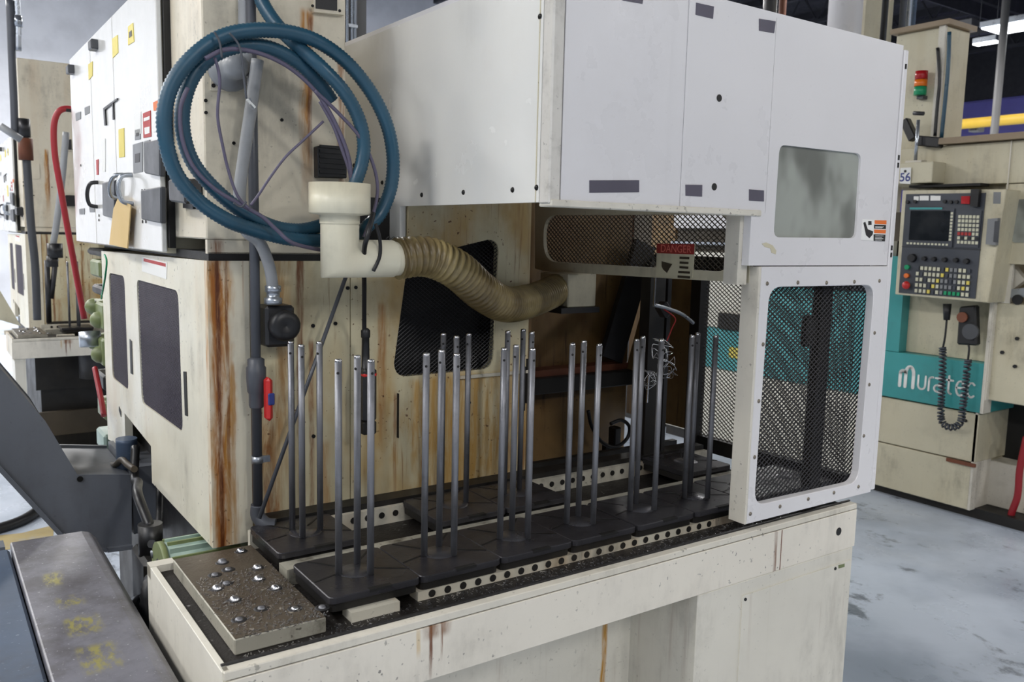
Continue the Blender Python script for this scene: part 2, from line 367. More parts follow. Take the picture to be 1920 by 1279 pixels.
wr = MB().box(24, 24.2, -12, 17.1, 0, 7.4).build('wall_right', 'hall_dark'); tag(wr, 'far dark wall of the hall beyond the right machine', kind='structure')
wpo = MB().box(23.96, 24, -6.2, 17, 2.1, 5.5).build('trim_1', 'wall_purple'); tag(wpo, 'violet painted wainscot band of the far wall', kind='structure')
for i in range(26):
    MB().box(23.92, 23.96, -6+i*0.9, -6+i*0.9+0.87, 2.2, 5.45).build('panel', 'wall_purple', wpo)
wl = MB().box(-14.2, -14, -12, 17.1, 0, 7.4).build('wall_left', 'hall_dark'); tag(wl, 'hall wall far to the left', kind='structure')
wf = MB().box(-14, 26, -12.2, -12, 0, 7.4).build('wall_front', 'hall_dark'); tag(wf, 'hall wall behind the viewer', kind='structure')
# roof joists: two chords and a zig-zag web, hung under the roof deck
def joist(x):
    b = MB(); z0, z1 = 6.55, 7.3; y0, y1 = -4, 17
    b.box(x-0.05, x+0.05, y0, y1, z1-0.08, z1+0.1); b.box(x-0.05, x+0.05, y0, y1, z0, z0+0.08)
    y = y0; k = 0
    while y < y1-0.4:
        b.bar((x, y, z0+0.04 if k % 2 == 0 else z1-0.04), (x, y+0.42, z1-0.04 if k % 2 == 0 else z0+0.04), 0.035, 0.035); y += 0.42; k += 1
    return b
jm = joist(0).build('ceiling_joist', 'joist_dark', loc=(0, 0, 6.55)); jm['kind'] = 'structure'; jm['label'] = 'dark open web steel roof joist'
jm.location.x = 2.0
for i in range(1, 12):
    o = jm.copy(); COL.objects.link(o); o.location.x = 2.0+i*1.9
for i, y in enumerate((4.0, 9.0, 14.0)):
    o = MB().box(0, 24, y-0.12, y+0.12, 6.2, 6.5).box(0, 24, y-0.02, y+0.02, 5.95, 6.2).build('ceiling_girder', 'joist_dark'); o['kind'] = 'structure'; o['label'] = 'dark steel roof girder carrying the joists'
# ================================================================== MAIN MACHINE
mach = thing('machine_tool', 'large cream machine tool streaked with rust, electrical cabinet on its left side', 'machine', (1.0, 2.6, 0))
# lower body: side skin with two mesh windows and an arch for the chip conveyor
sideout = [(1.862, 0.905), (2.425, 0.902), (2.425, 1.005), (2.78, 1.03), (2.78, 0.915), (3.08, 0.885), (3.08, 1.515), (1.862, 1.530)]
winA = rpoly([(2.545,1.452),(2.087,1.451),(2.075,1.114),(2.525,1.108)], 0.03)
winB = rpoly([(2.959,1.45),(2.714,1.452),(2.707,1.111),(2.958,1.113)], 0.03)
MB().plate('x', 0.50, 0.522, sideout, [winA, winB]).build('side_panel', 'side_paint', mach)
def mesh_win(win, nm, ax, c, pu, pv, w_, mat, back=0.05):
    us = [p[0] for p in win]; vs = [p[1] for p in win]
    e = expanded(ax, c, min(us)-0.004, max(us)+0.004, min(vs)-0.004, max(vs)+0.004, pu, pv, w_, 0.002).build('expanded_mesh', mat, mach)
    e['kind'] = 'stuff'; e['label'] = nm
    return e
mesh_win(winA, 'dark expanded metal behind the larger side window', 'x', 0.5045, 0.0125, 0.0100, 0.0019, 'mesh_purple')
mesh_win(winB, 'dark expanded metal behind the smaller side window', 'x', 0.5045, 0.0125, 0.0100, 0.0019, 'mesh_purple')
MB().box(0.55, 0.56, 1.87, 3.0, 0.92, 1.5).build('screen_backing', 'dark_screen', mach)
a = [(2.052,1.265),(2.027,1.268),(2.023,1.164),(2.047,1.162)]; MB().plate('x', 0.4985, 0.50, a).build('slot', 'gap_black', mach)
a = [(2.661,1.272),(2.632,1.269),(2.631,1.172),(2.662,1.171)]; MB().plate('x', 0.4985, 0.50, a).build('slot', 'gap_black', mach)
a = [(2.86,1.037),(2.828,1.026),(2.831,1.008),(2.863,1.023)]; MB().plate('x', 0.4985, 0.50, a).build('slot', 'gap_black', mach)
a = [(2.462,1.518),(2.184,1.513),(2.194,1.472),(2.468,1.478)]; lb = MB().plate('x', 0.4988, 0.50, a).build('warning_label', 'paper_white', mach); lb['label'] = 'faded white and red warning label'
a = [(2.438,1.514),(2.196,1.51),(2.197,1.502),(2.44,1.506)]; MB().plate('x', 0.4983, 0.4988, a).build('label_print', 'label_red', lb)
# front skin: narrow rust-striped corner panel, left panel and window panel
MB().plate('y', 1.84, 1.862, [(0.50, 0.905), (0.588, 0.905), (0.588, 1.530), (0.50, 1.530)]).build('corner_panel', 'rust_corner', mach)
MB().plate('y', 1.842, 1.862, [(0.5895, 0.80), (0.8225, 0.80), (0.8225, 1.530), (0.5895, 1.530)]).build('front_panel', 'rust_wall', mach)
winC = rpoly([(0.9181,1.577),(1.235,1.586),(1.223,1.251),(0.9386,1.249)], 0.035)
MB().plate('y', 1.84, 1.862, [(0.8245, 0.80), (1.335, 0.80), (1.335, 2.04), (0.972, 2.04), (0.972, 1.535), (0.8245, 1.535)], [winC]).build('front_panel', 'rust_wall', mach)
mesh_win(winC, 'dark expanded metal behind the front window', 'y', 1.8455, 0.0135, 0.0100, 0.0017, 'mesh_black')
MB().box(0.86, 1.32, 1.90, 1.91, 1.15, 1.68).build('screen_backing', 'dark_screen', mach)
# plinth of the body behind the table and inner frame
MB().box(0.56, 1.6, 1.95, 3.3, 0.06, 0.87).build('machine_base', 'machine_black', mach)
MB().box(0.505, 0.83, 1.845, 3.05, 1.530, 1.548).build('gap_strip', 'gap_black', mach)
MB().box(0.522, 1.3, 3.06, 3.08, 0.9, 1.515).build('back_panel', 'side_paint', mach)
MB().box(0.53, 2.0, 1.92, 1.94, 0.5, 0.95).build('inner_apron', 'machine_black', mach)
# recessed wall right of the window panel
MB().box(1.335, 1.36, 1.862, 2.17, 0.80, 2.04).build('recess_cheek', 'recess_wall', mach)
MB().box(1.36, 1.98, 2.15, 2.17, 0.60, 2.04).build('recess_panel', 'recess_wall', mach)
MB().box(1.40, 1.93, 2.06, 2.15, 1.115, 1.165).build('ledge', 'machine_black', mach, bevel=0.004)
MB().box(1.38, 1.95, 2.09, 2.15, 1.165, 1.185).build('ledge', 'rust_brown', mach)
MB().bar((1.86, 2.10, 1.20), (1.99, 2.10, 1.58), 0.09, 0.02, (0,1,0)).build('brace_plate', 'steel_dark', mach)
MB().bar((1.93, 2.08, 1.16), (2.05, 2.08, 1.55), 0.012, 0.03, (0,1,0)).build('brace_rail', 'recess_wall', mach)
MB().box(1.33, 1.337, 1.835, 1.84, 1.15, 1.27).build('slot', 'gap_black', mach)
MB().box(1.31, 1.325, 1.832, 1.842, 1.13, 1.25).build('slot', 'gap_black', mach)
MB().box(1.12, 1.335, 1.832, 1.842, 1.232, 1.240).build('drip_rail', 'white_rail', mach)
MB().box(0.945, 0.947, 1.832, 1.842, 1.10, 1.21).build('slot', 'gap_black', mach)
for px in ((0.8165,1.84,1.468), (0.8365,1.84,1.469), (0.7321,1.84,1.384), (0.7861,1.84,1.387), (0.7318,1.84,1.128), (1.153,1.84,1.167)):
    MB().disc((px[0], 1.842, px[2]), (0,-1,0), 0.0042, th=0.004).build('bolt', 'bolt_black', mach)
# tower over the corner, with fan grilles
MB().box(0.50, 0.812, 1.84, 2.30, 1.575, 2.62).build('tower', 'tower_paint', mach, bevel=0.003)
MB().box(0.503, 0.945, 1.845, 1.86, 1.545, 1.574).build('seam_band', 'tower_paint', mach)
tb = [(0.7348,1.782),(0.8042,1.786),(0.8041,1.716),(0.7357,1.714)]; t_ = MB().plate('y', 1.815, 1.84, tb).build('fan_filter', 'black_plastic', mach, bevel=0.002)
for i in range(6):
    z = tb[3][1]+0.01+i*0.011; MB().box(tb[0][0]+0.004, tb[1][0]-0.004, 1.812, 1.815, z, z+0.006).build('louvre', 'cable_black', t_)
tv = [(0.7333,2.137),(0.8035,2.15),(0.8034,2.071),(0.7329,2.066)]; t_ = MB().plate('y', 1.828, 1.84, tv).build('fan_vent', 'tower_paint', mach)
tv = [(0.7373,2.135),(0.7862,2.144),(0.7861,2.077),(0.737,2.074)]; MB().plate('y', 1.826, 1.828, tv).build('grille', 'black_plastic', t_)
for px in ((0.7298,1.827,2.078), (0.7923,1.827,2.078)): MB().disc((px[0], 1.828, px[2]), (0,-1,0), 0.003).build('bolt', 'bolt_black', t_)
for px in ((0.4835,1.84,1.857), (0.4841,1.84,1.833), (0.6636,1.84,1.833), (0.5598,1.84,1.776)):
    MB().disc((max(px[0], 0.504), 1.84, px[2]), (0,-1,0), 0.0035, th=0.003).build('bolt', 'bolt_black', mach)
MB().plate('y', 1.836, 1.84, [(0.5154,1.963),(0.5986,1.974),(0.5973,1.882),(0.5137,1.878)]).build('access_plate', 'tower_paint', mach)
p = (0.5192,1.836,1.888); MB().disc((p[0], 1.836, p[2]), (0,-1,0), 0.004, th=0.003).build('bolt', 'bolt_black', mach)
# electrical cabinet, slightly proud of the body, with three doors
CX = 0.472
cabt = MB().box(CX+0.012, 0.80, 2.115, 3.42, 1.537, 2.165).build('cabinet_body', 'cream_old', mach, bevel=0.002)
dy = [2.105, 2.62, 2.98, 3.40]
MB().box(CX+0.014, 0.50, 2.095, 2.115, 1.55, 2.5).build('gap_strip', 'gap_black', mach)
doors = []
for y_, w_ in ((dy[1], 0.004), (dy[2], 0.008)): MB().box(CX+0.004, CX+0.012, y_-w_, y_+w_, 1.54, 2.165).build('door_gap', 'gap_black', mach)
for i in range(3):
    d = MB().box(CX, CX+0.012, dy[i]+0.004, dy[i+1]-0.004, 1.54, 2.165).build('cabinet_door', 'cream_gloss', mach, bevel=0.002)
    doors.append(d)
def cab(name, pts, mat, par, th=0.003, c=CX, bevel=0):
    return MB().plate('x', c-th, c, pts).build(name, mat, par, bevel)
def bow(p0, p1, out, par, r=0.006, mat='galv'):
    a = Vector(p0); b = Vector(p1); o = Vector((-out, 0, 0)); m = (a+b)/2
    MB().tube([a, a+o*0.75+(b-a)*0.08, m+o, b+o*0.75+(a-b)*0.08, b], r, 8, 5).build('handle', mat, par)
bow((0.472,2.415,1.73), (0.472,2.413,1.656), 0.035, doors[0]); bow((0.472,2.531,1.735), (0.472,2.579,1.673), 0.03, doors[1]); bow((0.472,2.918,1.729), (0.472,2.943,1.655), 0.03, doors[2], mat='steel_dark')
# breaker boxes, door isolators
for pts, d, nm in (([(2.203,1.796),(2.045,1.792),(2.054,1.71),(2.207,1.724)], 0, 'breaker_box'), ([(2.252,1.686),(2.047,1.688),(2.056,1.606),(2.256,1.615)], 0, 'breaker_box'), ([(2.768,1.722),(2.585,1.723),(2.603,1.617),(2.778,1.626)], 1, 'breaker_box')):
    q = cab(nm, pts, 'grey_plastic', doors[d], 0.014, bevel=0.003); q['label'] = 'dark grey door breaker handle box'
MB().plate('x', 0.462, 0.50, [(1.993,1.702),(1.859,1.698),(1.855,1.647),(1.988,1.654)]).build('isolator_box', 'black_plastic', mach, 0.004)
MB().plate('x', 0.494, 0.50, [(2.005,1.706),(1.916,1.702),(1.918,1.638),(2.001,1.641)]).build('isolator_plate', 'black_plastic', mach)
# labels and cards on the doors
for pts, m, d in (([(2.404,2.098),(2.346,2.097),(2.34,2.051),(2.411,2.054)], 'label_yellow', 0), ([(2.616,2.104),(2.542,2.101),(2.542,2.056),(2.618,2.053)], 'label_yellow', 1), ([(3.012,2.093),(2.935,2.091),(2.944,2.05),(3.013,2.046)], 'label_yellow', 2),
        ([(2.263,1.87),(2.183,1.869),(2.185,1.809),(2.265,1.812)], 'label_red', 0), ([(2.366,1.877),(2.286,1.877),(2.293,1.825),(2.368,1.826)], 'paper_white', 0), ([(2.153,1.884),(2.075,1.884),(2.072,1.86),(2.15,1.865)], 'label_orange', 0), ([(2.156,1.863),(2.072,1.859),(2.073,1.814),(2.156,1.817)], 'paper_white', 0),
        ([(2.359,1.839),(2.297,1.837),(2.301,1.812),(2.363,1.814)], 'label_grey', 0), ([(2.39,1.805),(2.278,1.804),(2.288,1.732),(2.394,1.733)], 'label_grey', 0), ([(2.266,1.803),(2.197,1.803),(2.206,1.731),(2.27,1.732)], 'label_grey', 0),
        ([(2.569,1.858),(2.497,1.856),(2.502,1.781),(2.575,1.783)], 'label_yellow', 1), ([(2.821,1.85),(2.769,1.849),(2.788,1.755),(2.831,1.757)], 'paper_white', 1),
        ([(3.3,1.973),(3.188,1.968),(3.194,1.945),(3.295,1.948)], 'label_grey', 2), ([(3.112,1.972),(3.02,1.969),(3.025,1.947),(3.107,1.948)], 'label_grey', 2), ([(3.3,1.652),(3.187,1.653),(3.192,1.633),(3.293,1.634)], 'label_grey', 2), ([(3.091,1.657),(2.991,1.657),(2.994,1.639),(3.084,1.639)], 'label_grey', 2),
        ([(2.932,1.797),(2.895,1.797),(2.904,1.751),(2.932,1.752)], 'label_red', 2)):
    q = cab('label', pts, m, doors[d], 0.0015)
    if m in ('label_yellow', 'label_grey') and d == 0:
        c0 = (sum(p[0] for p in pts)/4, sum(p[1] for p in pts)/4)
        cab('label_print', [(c0[0]+(p[0]-c0[0])*0.5, c0[1]+(p[1]-c0[1])*0.3) for p in pts], 'label_black', q, 0.0022)
for v, pts in ((0, [(2.253,1.858),(2.19,1.857),(2.191,1.849),(2.254,1.85)]), (1, [(2.25,1.835),(2.193,1.833),(2.195,1.818),(2.246,1.819)])): cab('label_print', pts, 'paper_white', doors[0], 0.002)
# inset display of the middle door
cab('meter_frame', [(2.769,1.935),(2.562,1.94),(2.563,1.936),(2.746,1.928)], 'black_plastic', doors[1], 0.004); cab('meter_frame', [(2.769,1.935),(2.745,1.931),(2.737,1.884),(2.762,1.885)], 'black_plastic', doors[1], 0.004); cab('meter_frame', [(2.639,1.936),(2.624,1.936),(2.624,1.89),(2.64,1.89)], 'black_plastic', doors[1], 0.003)
pm = MB().plate('x', CX-0.016, CX-0.013, [(2.516,1.677),(2.433,1.659),(2.368,1.651),(2.425,1.54),(2.678,1.545),(2.597,1.644)]).build('paper_tag', 'paper_manila'); tag(pm, 'tan paper sheet hanging from the cabinet door handle', 'paper')
for p in ((0.472,2.3,1.686), (0.472,2.27,1.686), (0.472,2.305,1.61), (0.472,2.268,1.61), (0.472,3.23,1.796), (0.472,2.92,1.628), (0.472,2.924,1.614)):
    MB().disc((CX, p[1], p[2]), (-1,0,0), 0.004).build('screw', 'bolt_black', doors[0] if p[1] < 2.62 else doors[2])
for p in ((0.472,2.854,2.123), (0.472,3.31,2.116)):
    MB().box(CX-0.02, CX+0.004, p[1]-0.02, p[1]+0.03, p[2]-0.012, p[2]+0.016).build('hinge', 'grey_plastic', mach, 0.003)
# ================================================================== GUARD HOOD
hood = thing('guard_hood', 'white sheet metal guard hood over the pallets, with a mesh door at its right', 'guard', (1.5, 1.7, 0.93))
Y0 = 1.262
HB = 1.660; HT = 2.078
xa, xb, xc, xd = 0.953, (1.246,1.859)[0], (1.291,1.864)[0], (1.557,1.891)[0]
xr = 2.045
x5 = (1.512,1.6)[0]
MB().plate('y', Y0, Y0+0.02, [(xa+0.028, HB), (xb, HB), (xb, HT), (xa+0.028, HT)]).build('front_panel', 'cream_clean', hood)
MB().plate('y', Y0+0.0015, Y0+0.02, [(xb+0.001, HB), (xc-0.001, HB), (xc-0.001, HT), (xb+0.001, HT)]).build('front_strip', 'cream_clean', hood)
MB().plate('y', Y0, Y0+0.02, [(xc, HB), (xd, HB), (xd, HT), (xc, HT)]).build('front_panel', 'cream_clean', hood)
hw = rpoly([(1.593,1.812),(1.901,1.814),(1.904,1.61),(1.591,1.607)], 0.02)
MB().plate('y', Y0, Y0+0.02, [(xd+0.001, HB), (x5, HB), (x5, 1.5435), (xr, 1.5435), (xr, HT), (xd+0.001, HT)], [hw]).build('window_panel', 'cream_clean', hood)
MB().plate('y', Y0+0.006, Y0+0.011, [(min(p[0] for p in hw)-0.01, min(p[1] for p in hw)-0.01), (max(p[0] for p in hw)+0.01, min(p[1] for p in hw)-0.01), (max(p[0] for p in hw)+0.01, max(p[1] for p in hw)+0.01), (min(p[0] for p in hw)-0.01, max(p[1] for p in hw)+0.01)]).build('window_pane', 'acrylic', hood)
MB().box(xa, xa+0.027, Y0-0.001, Y0+0.03, HB-0.003, HT).build('corner_post', 'cream_scuffed', hood, bevel=0.003)
MB().box(xa+0.004, x5+0.03, Y0-0.004, Y0+0.035, HB-0.008, HB+0.005).build('bottom_lip', 'cream_trim', hood, bevel=0.002)
MB().box(x5-0.012, x5+0.02, Y0+0.0205, Y0+0.06, 1.50, HB).build('corner_gusset', 'cream_trim', hood)
MB().box(xr+0.002, xr+0.019, Y0-0.004, Y0+0.05, 0.95, HT).build('end_flange', 'cream_clean', hood, bevel=0.002)
for p in ((2.056,1.262,2.038), (2.054,1.262,1.815), (2.054,1.262,1.796), (2.052,1.262,1.588), (2.052,1.262,1.57)):
    MB().box(xr+0.006, xr+0.011, Y0-0.006, Y0-0.003, p[2]-0.006, p[2]+0.006).build('slot', 'gap_black', hood)
MB().plate('x', 0.953, 0.968, [(Y0+0.03, HB), (1.846, HB), (1.846, 1.545), (1.93, 1.545), (2.20, 1.70), (2.20, HT), (Y0+0.03, HT)]).build('side_panel', 'cream_gloss', hood)
MB().box(0.9515, 0.953, 1.30, 1.302, HB, HT).build('seam', 'cream_old', hood)
for p in ((0.953,1.739,1.684), (0.953,1.558,1.685), (0.953,1.377,1.685), (0.953,1.299,1.687), (0.953,1.302,1.993), (0.953,1.941,1.719), (0.953,2.01,1.682), (0.953,2.167,2.041), (0.953,2.107,1.769)):
    MB().dome((0.953, p[1], p[2]), 0.0055, 0.004, axis=(-1,0,0), n=8, k=3).build('bolt', 'bolt_black', hood)
MB().box(xa, xr, Y0, 2.2, HT, HT+0.01).build('roof_panel', 'cream_clean', hood)
MB().box(0.975, 1.32, 1.76, 1.80, 1.72, 2.03).build('inner_cover', 'recess_wall', hood)
# old tape patches and plug holes on the hood front
for pts in ([(1.048,1.704),(1.174,1.711),(1.175,1.688),(1.049,1.681)], [(1.303,1.709),(1.352,1.711),(1.353,1.687),(1.305,1.687)], [(1.499,1.709),(1.548,1.709),(1.55,1.685),(1.501,1.685)], [(1.309,2.068),(1.36,2.069),(1.359,2.045),(1.309,2.045)], [(1.5,2.067),(1.554,2.07),(1.551,2.045),(1.502,2.043)], [(1.104,2.045),(1.165,2.051),(1.164,2.042),(1.115,2.04)]):
    q = MB().plate('y', Y0-0.0012, Y0, pts).build('tape_patch', 'tape_grey', hood); q['label'] = 'dull purple-grey tape patch'
for p in ((1.39,1.262,1.891), (1.389,1.262,1.709)):
    MB().disc((p[0], Y0, p[2]), (0,-1,0), 0.0075, th=0.001, n=20).build('plug_hole', 'gap_black', hood)
# pictogram label by the window
lb = MB().plate('y', Y0-0.0012, Y0, [(1.925,1.657),(2.026,1.657),(2.026,1.604),(1.925,1.606)]).build('hazard_label', 'paper_white', hood); lb['label'] = 'white, orange and black hazard label with a pinched hand pictogram'
for pts, m in (([(1.975,1.656),(2.026,1.657),(2.027,1.647),(1.976,1.647)], 'label_orange'), ([(1.974,1.645),(2.025,1.645),(2.026,1.635),(1.975,1.635)], 'label_black'), ([(1.975,1.633),(2.027,1.633),(2.026,1.624),(1.977,1.624)], 'label_orange'), ([(1.975,1.621),(2.026,1.621),(2.026,1.604),(1.977,1.605)], 'label_black'),
               ([(1.948,1.653),(1.961,1.653),(1.963,1.644),(1.949,1.643)], 'label_black'), ([(1.928,1.648),(1.935,1.651),(1.948,1.633),(1.972,1.628),(1.97,1.62),(1.958,1.611),(1.943,1.618)], 'label_black')):
    MB().plate('y', Y0-0.0018, Y0-0.0012, pts).build('label_print', m, lb)
for i in range(3):
    z = [(1.979,1.641)][0][1]-i*0.0016
    MB().box((1.979,1.64)[0], (2.016,1.641)[0]-i*0.004, Y0-0.0022, Y0-0.0018, z-0.0008, z).build('label_line', 'paper_white', lb)
for i in range(4):
    z = (1.982,1.618)[1]-i*0.0035
    MB().box((1.982,1.614)[0], (2.017,1.614)[0]-(i % 2)*0.006, Y0-0.0022, Y0-0.0018, z-0.001, z).build('label_line', 'paper_white', lb)
ch = MB().plate('y', Y0-0.0008, Y0, [(1.552,1.592),(1.566,1.595),(1.589,1.589),(1.603,1.577),(1.602,1.569),(1.587,1.572),(1.582,1.582),(1.563,1.585)]).build('chipped_patch', 'cream_old', hood)
# mesh door hung at the right of the hood
dh = rpoly([(1.584,1.495),(1.993,1.494),(1.984,0.9805),(1.576,0.985)], 0.04, 6)
dout = [(1.552, 1.541), (2.0455, 1.541), (2.0455, 0.945), (1.552, 0.945)]
dr = MB().plate('y', Y0-0.004, Y0+0.018, dout, [dh]).build('mesh_door', 'cream_clean', hood, bevel=0.0015)
MB().box(1.545, 1.552, Y0-0.004, Y0+0.045, 0.945, 1.541).build('door_flange', 'cream_trim', dr, bevel=0.001)
e = expanded('y', Y0+0.024, 1.575, 2.035, 0.965, 1.525, 0.0175, 0.0125, 0.0024, 0.003).build('expanded_mesh', 'mesh_black', dr); e['kind'] = 'stuff'
for p in [(1.574,1.262,1.503),(1.683,1.262,1.504),(1.792,1.262,1.502),(1.904,1.262,1.503),(2.011,1.262,1.504),(1.572,1.262,1.365),(1.569,1.262,1.234),(1.566,1.262,1.103),(1.563,1.262,0.968),(1.67,1.262,0.968),(1.778,1.262,0.9691),(1.882,1.262,0.9691),(1.987,1.262,0.9685),(1.994,1.262,1.103),(2.001,1.262,1.237),(2.007,1.262,1.371)]:
    MB().dome((min(max(p[0], 1.562), 2.045), Y0-0.004, min(max(p[2], 0.953), 1.533)), 0.005, 0.003, axis=(0,-1,0), n=8, k=3).build('screw', 'bolt_steel', dr)
# mesh panel across the hood above the pallet passage, with its danger sign
XMP = 1.5435
mo = [(2.111,1.709),(2.102,1.499),(2.061,1.493),(1.285,1.503),(1.288,1.692)]
mh = rpoly([(2.066,1.659),(1.336,1.657),(1.328,1.525),(2.06,1.522)], 0.07, 6)
mp = MB().plate('x', XMP, XMP+0.012, mo, [mh]).build('mesh_panel', 'cream_old', hood)
us = [p[0] for p in mh]; vs = [p[1] for p in mh]
e = expanded('x', XMP+0.016, min(us)-0.01, max(us)+0.01, min(vs)-0.01, max(vs)+0.01, 0.0175, 0.0125, 0.0022, 0.003).build('expanded_mesh', 'mesh_brown', mp); e['kind'] = 'stuff'
p = (1.544,1.326,1.515); MB().dome((XMP, p[1], p[2]), 0.006, 0.004, axis=(-1,0,0), n=8, k=3).build('bolt', 'bolt_steel', mp)
sg = MB().plate('x', XMP-0.004, XMP-0.001, [(1.579,1.585),(1.451,1.587),(1.454,1.506),(1.578,1.502)]).build('danger_sign', 'sign_cream', mp); sg['label'] = 'small cream safety sign with a red header reading DANGER'
MB().plate('x', XMP-0.0052, XMP-0.004, [(1.579,1.585),(1.451,1.587),(1.451,1.562),(1.578,1.561)]).build('sign_header', 'sign_red', sg)
def text(s, size, mat, name, par, o, du, dv, off=0.0006, bold=0.0):
    cu = bpy.data.curves.new('t', 'FONT'); cu.body = s; cu.size = size; cu.align_x = 'CENTER'; cu.align_y = 'CENTER'; cu.offset = bold
    ob = bpy.data.objects.new('t', cu); COL.objects.link(ob); bpy.context.view_layer.update()
    me = bpy.data.meshes.new_from_object(ob.evaluated_get(bpy.context.evaluated_depsgraph_get())); bpy.data.objects.remove(ob)
    du = Vector(du); dv = Vector(dv); o = Vector(o); L = Vector(WLOC[par.name])
    for v in me.vertices: c = v.co.copy(); v.co = o + du*c.x + dv*c.y - L
    me.materials.append(M[mat]); r = bpy.data.objects.new(name, me); COL.objects.link(r); r.parent = par; WLOC[r.name] = tuple(L); r.name = name
    return r
p = (1.538,1.512,1.573); text('DANGER', 0.026, 'sign_text', 'lettering', sg, p, (0,-1,0), (0,0,1))
for i in range(5):
    p = (1.539,1.486,1.555); z = p[2]-i*0.0115; w_ = (0.020, 0.018, 0.018, 0.024, 0.026)[i]
    MB().box(XMP-0.0048, XMP-0.004, p[1]-w_, p[1]+w_*0.6, z-0.0055, z).build('print_line', 'mesh_brown', sg)
p = (1.539,1.544,1.529); MB().plate('x', XMP-0.0048, XMP-0.004, [(p[1]+0.024*math.cos(t*0.9)*(0.6+0.4*(t % 2)), p[2]+0.016*math.sin(t*0.9)*(0.6+0.4*(t % 2))) for t in range(7)]).build('pictogram', 'mesh_brown', sg)
# end guard on the far right of the passage: frame, mesh, plate
eg = thing('end_guard', 'dark framed mesh guard closing the right end of the pallet passage', 'guard', (2.03, 1.6, 0.93))
XE = 2.03
MB().box(XE, XE+0.02, 1.33, 1.86, 0.93, 0.975).build('bottom_rail', 'machine_black', eg)
MB().box(XE, XE+0.02, 1.33, 2.20, 1.50, 1.545).build('top_rail', 'machine_black', eg)
MB().box(XE-0.02, XE+0.02, 1.86, 1.90, 0.93, 1.545).build('post', 'machine_black', eg)
MB().box(XE+0.002, XE+0.012, 1.905, 2.20, 0.985, 1.50).build('end_plate', 'recess_wall', eg)
e = expanded('x', XE+0.01, 1.335, 1.858, 0.972, 1.505, 0.0175, 0.0125, 0.0022, 0.003).build('expanded_mesh', 'mesh_brown', eg); e['kind'] = 'stuff'
po = thing('column_bracket', 'dark steel post standing behind the mesh door', 'post', (1.93, 1.36, 0.963))
MB().box(1.905, 1.95, 1.345, 1.375, 0.945, 1.50).build('shaft', 'machine_black', po, bevel=0.002)
MB().box(1.86, 1.905, 1.35, 1.375, 1.33, 1.41).build('cam_block', 'machine_black', po, bevel=0.006)
# ================================================================== PALLET TABLE
tab = thing('pallet_table', 'long cream pallet table with a swarf covered ledge in front of the machine', 'table', (1.18, 1.5, 0))
TX0, TX1, TY0, TY1 = 0.352, 1.985, 1.255, 1.80
bt = (0.9418,0.8091)[1]
MB().box(TX0+0.012, TX1, TY0+0.004, 1.775, 0.885, 0.912).build('ledge', 'swarf_ledge', tab)
MB().box(TX0, TX1, TY0, TY0+0.006, bt, 0.909).build('front_beam', 'beam_paint', tab, bevel=0.001)
MB().box(TX0+0.002, TX1, TY0+0.001, TY0+0.022, 0.9105, 0.925).build('front_lip', 'cream_trim', tab, bevel=0.0015)
MB().box(TX0+0.004, TX1, TY0+0.022, TY0+0.027, 0.912, 0.928).build('inner_lip', 'steel_dark', tab)
MB().box(TX0, TX0+0.012, TY0+0.006, 1.775, 0.40, 0.925).build('end_panel', 'cream', tab, bevel=0.001)
MB().box(TX0, 0.40, 1.745, 1.775, 0.9, 0.926).build('end_cap', 'cream_trim', tab)
MB().box(TX0+0.012, 1.40, 1.47, 1.485, 0.10, 0.885).build('skirt_panel', 'leg_paint', tab)
MB().box(0.364, 0.42, 1.262, 1.47, 0.10, bt).build('leg', 'leg_paint', tab)
MB().box(1.40, TX1-0.003, TY0+0.002, 1.75, 0.06, bt-0.0015).build('leg_cabinet', 'leg_paint', tab, bevel=0.002)
MB().box(0.364, TX1, TY0+0.006, 1.47, bt+0.004, bt+0.012).build('beam_flange', 'leg_paint', tab)
pd = [(1.549,0.7729),(1.954,0.7741)]
ap = MB().plate('y', TY0-0.001, TY0+0.003, [(pd[0][0], 0.12), (TX1-0.012, 0.12), (TX1-0.012, pd[1][1]), (pd[0][0], pd[0][1])]).build('access_panel', 'leg_paint', tab)
for p in [(1.558,1.254,0.7629),(1.905,1.254,0.7652)]: MB().disc((p[0], TY0-0.001, p[2]), (0,-1,0), 0.004, th=0.002).build('screw', 'bolt_black', ap)
q = MB().plate('y', TY0-0.0018, TY0-0.001, [(1.918,0.7711),(1.944,0.7701),(1.945,0.7612),(1.919,0.7622)]).build('maker_plate', 'olive', ap)
p = (1.91,1.254,0.8626); MB().disc((p[0], TY0, p[2]), (0,-1,0), 0.0105, th=0.001, n=20).build('hole', 'gap_black', tab)
p = (1.68,1.254,0.8878); MB().box(p[0]-0.001, p[0]+0.001, TY0-0.0008, TY0, bt, 0.909).build('seam', 'rust_brown', tab)
